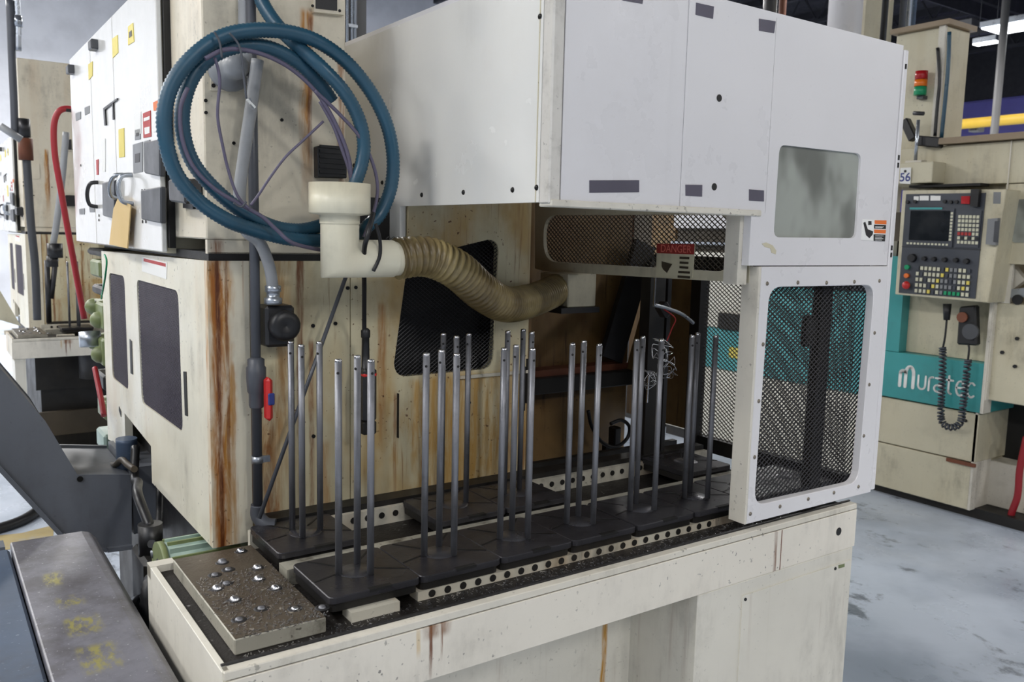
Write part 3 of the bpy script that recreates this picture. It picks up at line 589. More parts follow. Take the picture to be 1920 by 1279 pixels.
# ball transfer plate at the left end
bp = MB().box(0.391, 0.548, 1.325, 1.726, 0.912, 0.940).build('ball_plate', 'plate_edge', tab, bevel=0.002)
MB().box(0.3925, 0.5465, 1.3265, 1.7245, 0.940, 0.9408).build('plate_skin', 'ball_plate', bp)
for i, p in enumerate([(0.5182,1.699,0.943),(0.4686,1.659,0.943),(0.5184,1.596,0.943),(0.5024,1.541,0.943),(0.5153,1.484,0.943),(0.4239,1.538,0.943),(0.4364,1.473,0.943),(0.4388,1.604,0.943),(0.4648,1.414,0.943),(0.5141,1.383,0.943),(0.5558,1.362,0.943),(0.4187,1.391,0.943),(0.4679,1.617,0.943),(0.445,1.553,0.943)]):
    big = i < 7
    MB().lathe((p[0], p[1], 0.9408), [(0.0135, 0), (0.0115, 0.0012), (0.0085, 0.0014)], 14).build('ball_cup', 'steel_dark', bp)
    MB().dome((p[0], p[1], 0.9412), 0.0095 if big else 0.007, 0.008 if big else 0.004, 12, 4).build('ball', 'steel_bright' if i in (0, 2, 3, 4, 5, 6, 9) else 'steel_rod', bp)
# rails
r1 = [(0.5995,0.9264),(0.6944,0.9239),(0.741,0.9233)]
MB().box(r1[0][0], r1[1][0], 1.335, 1.375, 0.912, 0.9300).build('guide_block', 'white_rail', tab)
fr = MB().box(r1[2][0], 1.98, 1.352, 1.385, 0.912, 0.9300).build('front_rail', 'white_rail', tab)
x = r1[2][0]+0.03; i = 0
while x < 1.55:
    MB().disc((x, 1.352, 0.9218), (0,-1,0), 0.0074, n=10, th=0.0015).build('rail_bolt', 'machine_black', fr); x += 0.0345; i += 1
MB().box(0.56, 1.98, 1.548, 1.592, 0.912, 0.944).build('middle_rail', 'plate_edge', tab)
br = MB().box(0.56, 1.98, 1.772, 1.786, 0.90, 0.952).build('back_rail', 'white_rail', tab)
x = 0.62
while x < 1.75:
    MB().disc((x, 1.772, 0.935), (0,-1,0), 0.0075, n=10, th=0.002).build('rail_bolt', 'machine_black', br); x += 0.036
MB().box(0.60, 1.98, 1.788, 1.838, 0.90, 0.965).build('back_curb', 'machine_black', tab)
# ================================================================== PALLETS WITH PEGS
def make_pallet():
    t = thing('pallet', 'tmp', 'pallet', (0, 0, 0.930), 'black pallets on the table')
    pl = rrect(-0.0905, 0.0905, -0.094, 0.094, 0.012, 3)
    lo = rrect(-0.088, 0.088, -0.086, 0.090, 0.012, 3)
    MB().plate('z', 0.930, 0.9445, lo).build('carrier_plate', 'machine_black', t)
    MB().plate('z', 0.9465, 0.960, pl).build('top_plate', 'pallet_black', t, bevel=0.0015)
    MB().plate('z', 0.9445, 0.9465, lo).build('shim', 'steel_dark', t)
    MB().lathe((0, 0, 0.960), [(0.0001, 0.0012), (0.033, 0.0012), (0.0345, 0.0)], 28).build('centre_disc', 'pallet_disc', t)
    for (a0, a1, b0, b1) in ((-0.087, -0.012, -0.040, 0.003), (0.036, -0.006, 0.088, -0.040), (-0.02, 0.036, -0.06, 0.088), (0.02, 0.036, 0.07, 0.088)):
        MB().bar((a0, a1, 0.9602), (b0, b1, 0.9602), 0.004, 0.0012).build('slot', 'gap_black', t)
    MB().box(-0.015, 0.03, -0.0945, -0.084, 0.955, 0.9603).build('notch', 'gap_black', t)
    return t
def make_peg(t, px, py, ang):
    L = WLOC[t.name]
    X, Y = L[0]+px, L[1]+py; R_ = 0.0067; zt = 1.3625
    b = MB().cyl((X, Y, 0.9608), (X, Y, zt), R_, n=14).build('peg', 'steel_rod', t)
    MB().lathe((X, Y, zt), [(R_*1.01, -0.0005), (R_*1.01, 0.003), (R_*0.8, 0.0055), (0.0002, 0.0062)], 14).build('peg_tip', 'steel_bright', b)
    d = Vector((math.cos(ang), math.sin(ang), 0))
    MB().cyl(Vector((X, Y, 1.343))-d*(R_+0.0003), Vector((X, Y, 1.343))+d*(R_+0.0003), 0.0026, n=10).build('cross_hole', 'gap_black', b)
base_p = make_pallet()
spots = [(0.655, 1.441, 60, 'black pallet with three steel pegs, front row, nearest the ball plate'),
         (0.837, 1.441, 60, 'black pallet with three steel pegs, second in the front row from the ball plate'),
         (1.019, 1.441, 60, 'black pallet with three steel pegs, third in the front row from the ball plate'),
         (1.201, 1.441, 55, 'black pallet with three steel pegs, fourth in the front row from the ball plate'),
         (1.387, 1.441, 63, 'black pallet with three steel pegs, fifth in the front row from the ball plate'),
         (1.570, 1.441, 60, 'black pallet with three steel pegs, front row, just left of the mesh door'),
         (1.753, 1.441, None, 'black pallet without pegs behind the left half of the mesh door'),
         (1.936, 1.441, None, 'black pallet without pegs behind the right half of the mesh door'),
         (0.652, 1.690, 0, 'black pallet with three steel pegs in the back row beside the grey pipe'),
         (1.020, 1.690, 0, 'black pallet with three steel pegs, back row, below the rusty wall window'),
         (1.204, 1.690, 45, 'black pallet with three steel pegs, back row, right of the window wall'),
         (1.800, 1.690, None, 'black pallet without pegs in the back row at the end guard')]
for i, (x, y, th, lab) in enumerate(spots):
    if i == 0: p_ = base_p
    else: p_ = copy_tree(base_p)
    p_.location = (x, y, 0.930); p_['label'] = lab
    WLOC[p_.name] = (x, y, 0.930)
def all_pallets():
    return [o for o in S.objects if o.name.split('.')[0] == 'pallet' and o.parent is None]
for p_ in all_pallets():
    x, y = WLOC[p_.name][:2]
    for s_ in spots:
        if abs(s_[0]-x) < 1e-4 and abs(s_[1]-y) < 1e-4 and s_[2] is not None:
            for k in range(3):
                t_ = math.radians(s_[2]+120*k); make_peg(p_, 0.034*math.cos(t_), 0.034*math.sin(t_), math.radians(-120+25*(k-1)))
# curled swarf caught on two pegs
sw = []
for (cx, cy, cz) in ((1.47, 1.45, 1.29), (1.455, 1.46, 1.335), (1.44, 1.47, 1.27)):
    pts = []; rr = random.Random(int(cx*1000))
    for k in range(26):
        a_ = k*0.9; pts.append((cx+0.012*math.cos(a_*0.8)+rr.uniform(-.016, .016), cy+0.012*math.sin(a_*0.8)+rr.uniform(-.016, .016), cz+0.018*math.sin(a_*0.55)+rr.uniform(-.014, .014)))
    sw.append(pts)
b = MB()
for pts in sw: b.tube(pts, 0.0008, 5, 3)
o = b.build('swarf_curl', 'steel_bright'); tag(o, 'tangle of bright metal swarf curls caught between the pegs', 'swarf', kind='stuff')
# crumbs of swarf along the ledge
b = MB(); rr = random.Random(3)
for k in range(2200):
    if rr.random() < 0.65: x = rr.uniform(0.40, 1.9); y = rr.uniform(1.285, 1.345); z = 0.912
    else: x = rr.uniform(0.395, 0.545); y = rr.uniform(1.33, 1.60); z = 0.9408
    if 0.385 < x < 0.555 and 1.318 < y < 1.73 and z < 0.93: z = 0.9408
    a_ = rr.uniform(0, PI); s_ = rr.uniform(0.0012, 0.0035)
    b.bar((x, y, z+0.0006), (x+math.cos(a_)*s_*1.8, y+math.sin(a_)*s_*1.8, z+0.001+rr.random()*0.001), s_*0.5, 0.0009)
o = b.build('swarf_crumbs', 'steel_bright'); tag(o, 'fine metal chips scattered over the dark ledge and ball plate', 'swarf', kind='stuff')
# ================================================================== PIPES, HOSES, CABLES ON THE FRONT
pipe = thing('drain_pipe', 'dark grey plastic pipe running down the machine corner, with a red handled valve', 'pipe', (0.6, 1.80, 0.93))
pt = [(0.6061,1.8,2.095), (0.5942,1.8,1.796), (0.5874,1.8,1.553), (0.5826,1.8,1.292), (0.577,1.8,0.9856)]
xp = pt[2][0]
MB().cyl((xp, 1.80, 0.985), (xp, 1.80, 2.4), 0.0105, n=16).build('pipe_run', 'pvc_dark', pipe)
zv = pt[3][2]
MB().lathe((xp, 1.80, zv), [(0.0145, -0.075), (0.016, -0.07), (0.016, -0.045), (0.019, -0.04), (0.021, -0.01), (0.021, 0.012), (0.018, 0.016), (0.018, 0.03), (0.0105, 0.034)], 16).build('valve_body', 'pvc_dark', pipe)
hz = (0.588,1.77,1.238)
vh = MB().box(xp+0.008, xp+0.022, 1.755, 1.782, hz[2]-0.045, hz[2]+0.048).build('valve_handle', 'red_plastic', pipe, bevel=0.006)
MB().box(xp+0.010, xp+0.024, 1.752, 1.757, hz[2]-0.010, hz[2]+0.016).build('valve_mark', 'blue_plastic', vh, bevel=0.002)
zc = (0.5822,1.8,1.102)[2]
MB().lathe((xp, 1.80, zc), [(0.0115, -0.008), (0.013, -0.008), (0.013, 0.008), (0.0115, 0.008)], 14).box(xp+0.01, xp+0.026, 1.793, 1.801, zc-0.007, zc+0.007).build('pipe_clamp', 'galv', pipe)
MB().tube([(xp, 1.80, 1.0), (xp-0.0005, 1.80, 0.975), (xp+0.012, 1.785, 0.958), (xp+0.03, 1.775, 0.955)], 0.0155, 14, 6).build('pipe_elbow', 'pvc_dark', pipe)
# grey conduit from the junction dome down to the round socket
cd = thing('conduit', 'light grey flexible conduit running from a domed elbow to a black round socket', 'conduit', (0.6347,1.8,1.358))
dm = (0.5527,1.83,1.924)
MB().lathe((dm[0], 1.836, dm[2]), [(0.045, 0), (0.042, 0.012), (0.026, 0.016), (0.024, 0.05)], 18, (0,-1,0)).build('elbow_flange', 'conduit_grey', cd)
MB().dome((dm[0], 1.79, dm[2]), 0.026, 0.022, 16, 5, (0,-1,0)).build('elbow_cap', 'conduit_grey', cd)
MB().tube([(0.5853,1.82,2.106),(0.5837,1.82,2.001),(0.5721,1.8,1.943),(0.5492,1.79,1.92)], 0.017, 12, 6).build('conduit_run', 'conduit_grey', cd)
MB().tube([(0.5863,1.76,1.937),(0.5736,1.765,1.844),(0.5596,1.77,1.748),(0.5485,1.77,1.662),(0.5579,1.765,1.598),(0.5874,1.765,1.571),(0.6105,1.775,1.521),(0.6231,1.79,1.469)], 0.0125, 12, 6, rf=lambda L, i: 0.0125).build('conduit_run', 'conduit_grey', cd)
c0 = (0.6231,1.79,1.469)
MB().lathe((c0[0], 1.79, c0[2]), [(0.013, 0.012), (0.017, 0.01), (0.017, -0.002), (0.014, -0.004), (0.014, -0.014), (0.019, -0.016), (0.019, -0.028), (0.013, -0.03)], 12).build('gland', 'galv', cd)
s0 = (0.6375,1.8,1.395)
MB().box(s0[0]-0.034, s0[0]+0.030, 1.78, 1.84, s0[2]-0.047, s0[2]+0.042).build('socket_box', 'black_plastic', cd, bevel=0.006)
MB().lathe((s0[0]+0.002, 1.78, s0[2]), [(0.033, 0.0), (0.033, 0.02), (0.028, 0.026), (0.012, 0.026), (0.0001, 0.022)], 20, (0,-1,0)).build('socket_cap', 'cable_black', cd)
# pvc hopper, elbow and yellow flexible duct
hp = thing('extraction_elbow', 'cream plastic pipe reducer and mitred elbow hanging under the hose coil', 'duct', (0.7189,1.66,1.514))
hc = (0.7192,1.66,1.665); ho = (0.7189,1.66,1.512); hy = 1.66
zt_ = (0.7192,1.66,1.699)[2]; zb_ = (0.7191,1.66,1.633)[2]; ze = (0.7582,1.66,1.542)[2]
MB().lathe((hc[0], hy, 0), [(0.046, zt_-0.01), (0.060, zt_-0.01), (0.0625, zt_-0.004), (0.0625, zb_+0.002), (0.060, zb_), (0.041, zb_-0.003), (0.041, zb_-0.02)], 32).build('reducer', 'pvc_cream', hp)
MB().lathe((hc[0], hy, 0), [(0.046, zt_-0.01), (0.046, zt_-0.06)], 24).build('bore', 'cream_old', hp)
# mitre: vertical pipe cut at 45 degrees meeting a horizontal one
def mitre(cx, cy, cz, ztop, xend, r, n=24):
    b = MB(); ring0 = []; ring1 = []; ring2 = []
    for i in range(n):
        t = 2*PI*i/n; a, q = math.cos(t)*r, math.sin(t)*r
        ring0.append((cx+a, cy+q, ztop)); ring1.append((cx+a, cy+q, cz+a)); ring2.append((xend, cy+q, cz+a))
    vs = ring0+ring1+ring2
    fs = [(k*n+i, k*n+(i+1) % n, (k+1)*n+(i+1) % n, (k+1)*n+i) for k in range(2) for i in range(n)]
    return b.add(vs, fs, True)
dc0 = (0.8513,1.66,1.55)
MB_m = mitre(hc[0], hy, ze, zb_, dc0[0]-0.012, 0.0395); MB_m.build('elbow', 'pvc_cream', hp)
MB().cyl((dc0[0]-0.03, hy, ze), (dc0[0]+0.02, hy, ze), 0.0365, n=24).build('spigot', 'pvc_cream', hp)
dc = [(0.8513,1.66,1.55),(0.9231,1.66,1.547),(0.9987,1.66,1.519),(1.091,1.69,1.463),(1.201,1.75,1.427),(1.356,1.85,1.427),(1.514,1.95,1.445)]
dc[0] = (dc[0][0], hy, ze)
def duct_r(L, i): return (0.0455, 0.0425, 0.0360, 0.0425)[i % 4]
du_ = MB().tube(dc, 0.043, 24, step=0.0034, rf=duct_r).build('flexible_duct', 'duct_yellow'); tag(du_, 'dirty yellow corrugated flexible duct sagging under the hood', 'duct')
fo = Vector(dc[-1])
db = thing('duct_outlet', 'stained sheet metal outlet box at the end of the yellow duct', 'duct', (fo.x+0.06, fo.y+0.06, fo.z-0.05))
MB().box(fo.x-0.004, fo.x+0.10, fo.y-0.055, fo.y+0.08, fo.z-0.048, fo.z+0.048).build('box', 'cream_old', db, bevel=0.003)
MB().box(fo.x-0.03, fo.x+0.11, fo.y-0.06, fo.y+0.14, fo.z-0.064, fo.z-0.0485).build('bracket', 'steel_dark', db)
# blue hose coil
def hose_r(L, i): return 0.0149 if i % 2 else 0.0132
def hose(path, name, label):
    o = MB().tube(path, 0.014, 14, step=0.0036, rf=hose_r).build(name, 'hose_blue'); return tag(o, label, 'hose', 'blue hoses coiled over the pipe')
hose([(0.593,1.79,2.101),(0.601,1.77,2.052),(0.6206,1.74,2.005),(0.6495,1.7,1.961),(0.6876,1.67,1.92),(0.7288,1.66,1.878),(0.7604,1.66,1.829),(0.7723,1.66,1.78),(0.7676,1.66,1.737),(0.7534,1.66,1.696),(0.751,1.66,1.663)], 'blue_hose', 'blue ribbed hose coming from the top and dropping into the cream reducer')
hose([(0.7184,1.74,1.577),(0.637,1.72,1.58),(0.5586,1.7,1.596),(0.4954,1.68,1.615),(0.4413,1.68,1.651),(0.404,1.68,1.698),(0.3885,1.68,1.75),(0.3861,1.68,1.802),(0.4004,1.68,1.856),(0.4355,1.68,1.907),(0.4866,1.68,1.951),(0.547,1.68,1.974),(0.6205,1.68,1.982),(0.6863,1.68,1.971),(0.7493,1.68,1.936),(0.8033,1.68,1.88),(0.8369,1.68,1.818),(0.8499,1.68,1.752),(0.844,1.68,1.69),(0.8191,1.68,1.636),(0.7869,1.68,1.606),(0.7931,1.72,1.578)], 'blue_hose', 'outer blue ribbed hose loop, widest ring of the coil')
hose([(0.7178,1.75,1.609),(0.6618,1.74,1.598),(0.6015,1.73,1.605),(0.5342,1.705,1.632),(0.4784,1.705,1.676),(0.4397,1.705,1.724),(0.4244,1.705,1.779),(0.4276,1.705,1.833),(0.4481,1.705,1.886),(0.4853,1.705,1.925),(0.5341,1.705,1.948),(0.5916,1.705,1.952),(0.6512,1.705,1.931),(0.6961,1.705,1.895),(0.7226,1.705,1.863)], 'blue_hose', 'inner blue ribbed hose loop with a cut open end')
def cable(path, r, mat, label, name='cable'):
    o = MB().tube(path, r, 8, 6).build(name, mat); return tag(o, label, 'cable')
cable([(0.4747,1.665,1.912),(0.4828,1.665,1.873),(0.4776,1.665,1.809),(0.4864,1.665,1.751),(0.4975,1.665,1.702),(0.513,1.665,1.66),(0.5352,1.665,1.637)], 0.003, 'cable_purple', 'thin purple grey cable hanging down the left inside of the hose coil')
cable([(0.6862,1.665,1.816),(0.6457,1.665,1.777),(0.6072,1.665,1.74),(0.5747,1.665,1.697),(0.5533,1.665,1.665),(0.5373,1.665,1.644)], 0.0028, 'cable_purple', 'thin taut grey cable running diagonally across the hose coil')
cable([(0.426,1.67,1.853),(0.4119,1.67,1.813),(0.4144,1.67,1.759),(0.4324,1.67,1.712),(0.4686,1.67,1.674),(0.5133,1.67,1.648),(0.5596,1.67,1.624),(0.5913,1.67,1.597),(0.6239,1.67,1.572),(0.7065,1.72,1.557)], 0.004, 'cable_purple', 'purple grey cable following the lower left of the hose coil')
cable([(0.4559,1.66,1.907),(0.4951,1.66,1.929),(0.5501,1.66,1.931),(0.6072,1.66,1.915),(0.6555,1.66,1.884),(0.691,1.66,1.845),(0.7229,1.66,1.79),(0.7403,1.66,1.743),(0.7462,1.66,1.695)], 0.0042, 'cable_purple', 'purple grey cable arching inside the top of the hose coil')
cable([(0.6645,1.655,1.873),(0.7208,1.655,1.829),(0.7652,1.655,1.786),(0.7918,1.655,1.736),(0.8017,1.655,1.687),(0.7921,1.655,1.637),(0.78,1.655,1.609),(0.7704,1.655,1.587)], 0.0038, 'cable_purple', 'purple grey cable curving down the right inside of the coil')
cable([(0.6796,1.665,1.855),(0.7078,1.665,1.81),(0.725,1.665,1.769),(0.7426,1.665,1.722),(0.7461,1.665,1.695)], 0.004, 'cable_purple', 'grey cable dropping into the cream reducer beside the blue hose')
for j, pts in enumerate(([(0.4704,1.65,1.955),(0.4797,1.65,1.937),(0.4831,1.65,1.911)], [(0.5001,1.65,1.647),(0.5141,1.65,1.64),(0.5244,1.65,1.65)], [(0.4975,1.65,1.957),(0.5168,1.65,1.933),(0.5238,1.65,1.876),(0.5273,1.65,1.842)])):
    cable(pts, 0.0022, 'pvc_dark', ('grey tie wrapped round the top of the hose coil', 'pale tie round the lower left of the hose coil', 'grey cord hanging from the top of the hose coil')[j], 'cable_tie')
cl = thing('wire_clip', 'white wire clip on the grey pipe inside the coil', 'clip', (0.5579,1.72,1.838))
MB().bar((0.5572,1.74,1.854), (0.573,1.74,1.839), 0.006, 0.004).build('jaw', 'paper_white', cl); MB().bar((0.5625,1.74,1.857), (0.5686,1.74,1.835), 0.004, 0.004).build('jaw', 'galv', cl)
# pendant switch on its cable
pn = thing('pendant_switch', 'black pendant switch with a red band hanging on a cable before the rusty wall', 'switch', (0.8244,1.755,1.139))
g0 = (0.8188,1.755,1.293); g1 = (0.8257,1.755,1.142)
MB().tube([(0.7754,1.62,1.636),(0.7541,1.6,1.593),(0.7553,1.62,1.56),(0.7928,1.7,1.478),(0.8186,1.755,1.378),(0.8201,1.755,1.291)], 0.0052, 10, 6).build('cord', 'cable_black', pn)
MB().tube([(0.7758,1.62,1.518),(0.7902,1.62,1.549),(0.79,1.62,1.584),(0.7802,1.62,1.615)], 0.004, 8, 6).build('cord_loop', 'cable_black', pn)
gx = g0[0]+0.003
MB().lathe((gx, 1.755, 0), [(0.006, g0[2]+0.09), (0.0105, g0[2]+0.085), (0.0105, g0[2]+0.07), (0.0085, g0[2]+0.068), (0.0095, g0[2]), (0.012, g0[2]-0.002)], 12).build('strain_relief', 'cable_black', pn)
MB().box(gx-0.0135, gx+0.020, 1.735, 1.775, g1[2]+0.03, g0[2]).build('grip', 'black_plastic', pn, bevel=0.005)
MB().box(gx-0.0137, gx+0.0202, 1.7345, 1.7755, g0[2]-0.02, g0[2]-0.008).build('band', 'red_plastic', pn, bevel=0.004)
MB().box(gx-0.013, gx+0.020, 1.737, 1.773, g1[2], g1[2]+0.03).build('button_end', 'gap_black', pn, bevel=0.003)
rd = MB().cyl((0.575,1.755,0.9847), (0.7864,1.775,1.506), 0.0045, n=10).build('leaning_rod', 'pvc_dark'); tag(rd, 'thin grey rod leaning diagonally against the rusty wall', 'rod')
# hardware in the recess
o = MB().tube([(1.705,2.02,1.058),(1.722,2.02,1.005),(1.769,2.02,0.9478),(1.827,2.02,0.9267),(1.874,2.02,0.9493),(1.881,2.02,0.9875),(1.845,2.02,1.013),(1.8,2.02,1.005)], 0.006, 8, 6).build('cable', 'cable_black'); tag(o, 'black cable loop hanging below the ledge in the dark recess', 'cable')
lv = thing('lever_bracket', 'black lever bracket standing against the brown recess wall', 'bracket', (1.83, 2.08, 0.9))
MB().bar((1.875,2.08,0.7945), (1.873,2.08,0.9764), 0.035, 0.03).build('arm', 'machine_black', lv, bevel=0.004)
MB().bar((1.871,2.08,0.8643), (1.915,2.08,0.8401), 0.015, 0.02).build('catch', 'machine_black', lv, bevel=0.003)
MB().bar((1.821,2.06,0.8255), (1.821,2.06,0.924), 0.02, 0.02).build('plate', 'machine_black', lv)
# limit switch arm with wires near the end guard
la = thing('sensor_arm', 'bright sensor arm with red wires hanging above the pegs by the end guard', 'sensor', (1.626,1.66,1.395))
MB().bar((1.579,1.62,1.498), (1.578,1.62,1.423), 0.004, 0.004).build('rod', 'steel_bright', la)
MB().bar((1.57,1.62,1.238), (1.568,1.62,1.167), 0.004, 0.004).build('rod', 'steel_bright', la)
MB().tube([(1.597,1.64,1.423),(1.645,1.64,1.413),(1.707,1.64,1.394),(1.75,1.64,1.369)], 0.005, 8, 5).build('bracket', 'galv', la)
MB().tube([(1.635,1.64,1.411),(1.679,1.64,1.385),(1.669,1.64,1.359),(1.651,1.64,1.324)], 0.0018, 6, 5).build('wire', 'label_red', la)
MB().bar((1.641,1.66,1.423), (1.666,1.66,1.393), 0.03, 0.03).build('head', 'steel_dark', la, bevel=0.004)
ps = thing('side_post', 'dark steel upright at the far side of the pallet passage', 'post', (1.86, 1.80, 0.9))
a_ = (1.758,1.8,0.9319); MB().box(a_[0]-0.03, a_[0]+0.03, 1.79, 1.83, 0.9, 1.5).build('upright', 'machine_black', ps)
MB().box(a_[0]+0.05, a_[0]+0.065, 1.80, 1.82, 0.9, 1.5).build('upright', 'steel_dark', ps)
# ================================================================== UNDER AND LEFT OF THE MACHINE
pu = thing('coolant_pump', 'pale green ribbed motor and black pump tucked under the machine corner', 'pump', (0.46, 2.0, 0.45))
c0 = Vector((0.50, 1.93, 0.865))
MB().cyl((0.425, 1.96, 0.83), (0.60, 1.96, 0.83), 0.062, n=20).build('motor_body', 'mint', pu)
for i in range(9):
    t_ = math.radians(40+i*20)
    MB().box(0.43, 0.58, 1.96-0.068*math.cos(t_)-0.003, 1.96-0.068*math.cos(t_)+0.003, 0.83+0.062*math.sin(t_)-0.005, 0.83+0.062*math.sin(t_)+0.006).build('cooling_fin', 'mint' if i % 2 else 'olive', pu)
MB().cyl((0.412, 1.96, 0.83), (0.425, 1.96, 0.83), 0.066, n=20).build('end_bell', 'olive', pu)
MB().box(0.40, 0.47, 2.05, 2.20, 0.45, 0.82).build('pump_body', 'machine_black', pu, bevel=0.01)
MB().cyl((0.42, 2.06, 0.70), (0.40, 2.14, 0.66), 0.045, n=16).build('filter_can', 'black_plastic', pu)
MB().cyl((0.43, 2.12, 0.81), (0.43, 2.12, 0.89), 0.028, n=14).build('fitting', 'cable_black', pu)
MB().cyl((0.41, 2.02, 0.85), (0.47, 2.0, 0.86), 0.009, n=10).build('fitting', 'galv', pu)
MB().box(0.40, 0.45, 1.83, 1.90, 0.42, 0.62).build('pump_foot', 'teal', pu, bevel=0.005)
def rib(a, b_): return lambda L, i: a if i % 2 else b_
o = MB().tube([(0.43, 1.98, 0.86), (0.41, 1.93, 0.83), (0.378, 1.88, 0.84), (0.366, 1.86, 0.78), (0.368, 1.83, 0.64), (0.366, 1.81, 0.45)], 0.016, 12, step=0.007, rf=rib(0.0165, 0.0135)).build('coolant_hose', 'cable_black'); tag(o, 'black corrugated hose looping out from the pump beside the table end', 'hose')
o = MB().tube([(0.43, 2.12, 0.88), (0.42, 2.2, 0.94), (0.45, 2.35, 0.93), (0.47, 2.5, 0.90), (0.49, 2.58, 0.97)], 0.012, 10, 6).build('coolant_hose', 'cable_black'); tag(o, 'black hose arching under the machine body towards the conveyor', 'hose')
o = MB().tube([(0.42, 2.06, 0.86), (0.46, 2.2, 0.80), (0.50, 2.34, 0.86), (0.52, 2.44, 0.98)], 0.010, 10, 6).build('coolant_hose', 'cable_black'); tag(o, 'thin black hose curving through the arch in the machine side', 'hose')
o = MB().tube([(0.49,2.708,0.9677),(0.49,2.713,0.888),(0.49,2.741,0.8112)], 0.03, 14, 5).build('drain_tube', 'cover_blue'); tag(o, 'blue grey drain tube dropping through the side arch', 'pipe')
o = MB().tube([(0.46,2.901,0.8507),(0.46,2.736,0.8832),(0.46,2.624,0.9259),(0.46,2.532,0.932),(0.46,2.445,0.9408)], 0.009, 10, 5).build('hydraulic_line', 'mesh_brown'); tag(o, 'brown hydraulic line bending past the drain tube', 'pipe')
# chip conveyor
cv = thing('chip_conveyor', 'dark grey chip conveyor rising to the left from under the machine', 'conveyor', (0.2, 2.8, 0.45))
po_ = [(0.4815,0.8843),(0.3403,0.9046),(0.2686,1.063),(0.1677,1.219),(-0.0625,1.579),(-0.0776,1.303),(0.1559,0.9488),(0.2941,0.7383),(0.4081,0.674),(0.4752,0.6705)]
MB().plate('y', 2.60, 2.61, po_).build('side_plate', 'conveyor_grey', cv)
MB().plate('y', 2.99, 3.0, po_).build('side_plate', 'conveyor_grey', cv)
inn = [(p[0], p[1]-0.012) for p in po_[:5]]
b = MB()
for i in range(4):
    p, q = po_[i], po_[i+1]
    b.add([(p[0], 2.61, p[1]-0.008), (q[0], 2.61, q[1]-0.008), (q[0], 2.99, q[1]-0.008), (p[0], 2.99, p[1]-0.008)], [(0, 1, 2, 3)])
for i in range(5, 9):
    p, q = po_[i], po_[i+1]
    b.add([(p[0], 2.61, p[1]+0.008), (q[0], 2.61, q[1]+0.008), (q[0], 2.99, q[1]+0.008), (p[0], 2.99, p[1]+0.008)], [(0, 1, 2, 3)])
b.build('casing', 'conveyor_grey', cv)
e0, e1 = po_[7], po_[6]
b = MB()
for i in (5, 6, 7, 8):
    p, q = po_[i], po_[i+1]; b.bar((p[0], 2.596, p[1]), (q[0], 2.596, q[1]), 0.012, 0.02, (0,1,0))
b.build('edge_rail', 'conveyor_grey', cv)
MB().box(0.485, 0.60, 2.615, 2.985, 0.70, 0.90).build('discharge_box', 'conveyor_grey', cv)
MB().disc((0.3464,2.599,0.8917), (0,-1,0), 0.008, th=0.003).build('screw', 'bolt_black', cv)
MB().box(0.10, 0.16, 2.63, 2.69, 0.0, 0.72).build('leg', 'conveyor_grey', cv); MB().box(0.10, 0.16, 2.91, 2.97, 0.0, 0.72).build('leg', 'conveyor_grey', cv)
# steel cover in the left foreground
fc = thing('steel_cover', 'scuffed dark grey steel cover with worn yellow paint marks in the left foreground', 'cover', (0.15, 1.6, 0))
prof = [(0.148, 0.85), (0.300, 0.85), (0.318, 0.845), (0.332, 0.828), (0.340, 0.80), (0.3445, 0.76), (0.3445, 0.05), (0.148, 0.05)]
vs = [(x, 1.10, z) for x, z in prof]+[(x, 2.27, z) for x, z in prof]; nn = len(prof)
MB().add(vs, [tuple(range(nn)), tuple(range(2*nn-1, nn-1, -1))]+[(i, (i+1) % nn, nn+(i+1) % nn, nn+i) for i in range(nn)]).build('main_cover', 'cover_marked', fc, bevel=0.004, seg=2)
MB().box(-0.45, 0.145, 1.10, 2.25, 0.05, 0.842).build('side_cover', 'cover_blue', fc, bevel=0.006)
o = MB().tube([(0.2142,4.99,0.02), (0.3378,5.057,0.02), (0.419,5.138,0.02), (0.4963,5.27,0.02)], 0.03, 10, 6).build('floor_cable', 'cable_black'); tag(o, 'thick black cable lying on the floor left of the chip conveyor', 'cable')
fl_ = [(0.1903,4.993),(0.3767,4.954),(0.5303,5.005),(0.5084,4.819),(0.3106,4.729),(0.1762,4.728)]
o = MB().plate('z', 0.0005, 0.002, fl_).build('floor_line', 'line_worn'); tag(o, 'worn yellow line painted on the floor by the steel cover', 'floor line')
# hydraulic unit behind the body
hu = thing('hydraulic_unit', 'olive green valve block with black and red fittings behind the machine side', 'machine part', (0.45, 3.6, 0.4))
def hub(p0, p1, m, dep=0.12):
    MB().box(0.50, 0.50+dep, min(p0[0], p1[0]), max(p0[0], p1[0]), min(p0[1], p1[1]), max(p0[1], p1[1])).build('valve_block', m, hu, bevel=0.008)
hub((3.347,1.339), (3.092,1.248), 'olive'); hub((3.329,1.218), (3.117,1.122), 'olive'); hub((3.29,1.094), (3.124,1.039), 'machine_black'); hub((3.29,1.395), (3.07,1.363), 'machine_black')
hub((3.315,1.481), (3.137,1.422), 'olive'); hub((3.313,0.8812), (3.158,0.8147), 'mint'); hub((3.362,1.519), (3.082,1.495), 'machine_black'); hub((3.266,1.002), (3.134,0.9356), 'olive')
for p in ((0.5,3.263,1.317), (0.5,3.166,1.28), (0.5,3.268,1.195), (0.5,3.17,1.161)): MB().dome((0.50, p[1], p[2]), 0.03, 0.03, 10, 3, (-1,0,0)).build('valve_cap', 'olive', hu)
MB().cyl((0.48,3.239,1.233), (0.48,3.229,1.182), 0.035, n=12).build('fitting', 'galv', hu)
MB().tube([(0.48,3.158,1.118),(0.48,3.106,1.071),(0.48,3.055,1.025),(0.48,3.015,0.9788)], 0.009, 8, 5).build('feed_line', 'hose_red', hu)
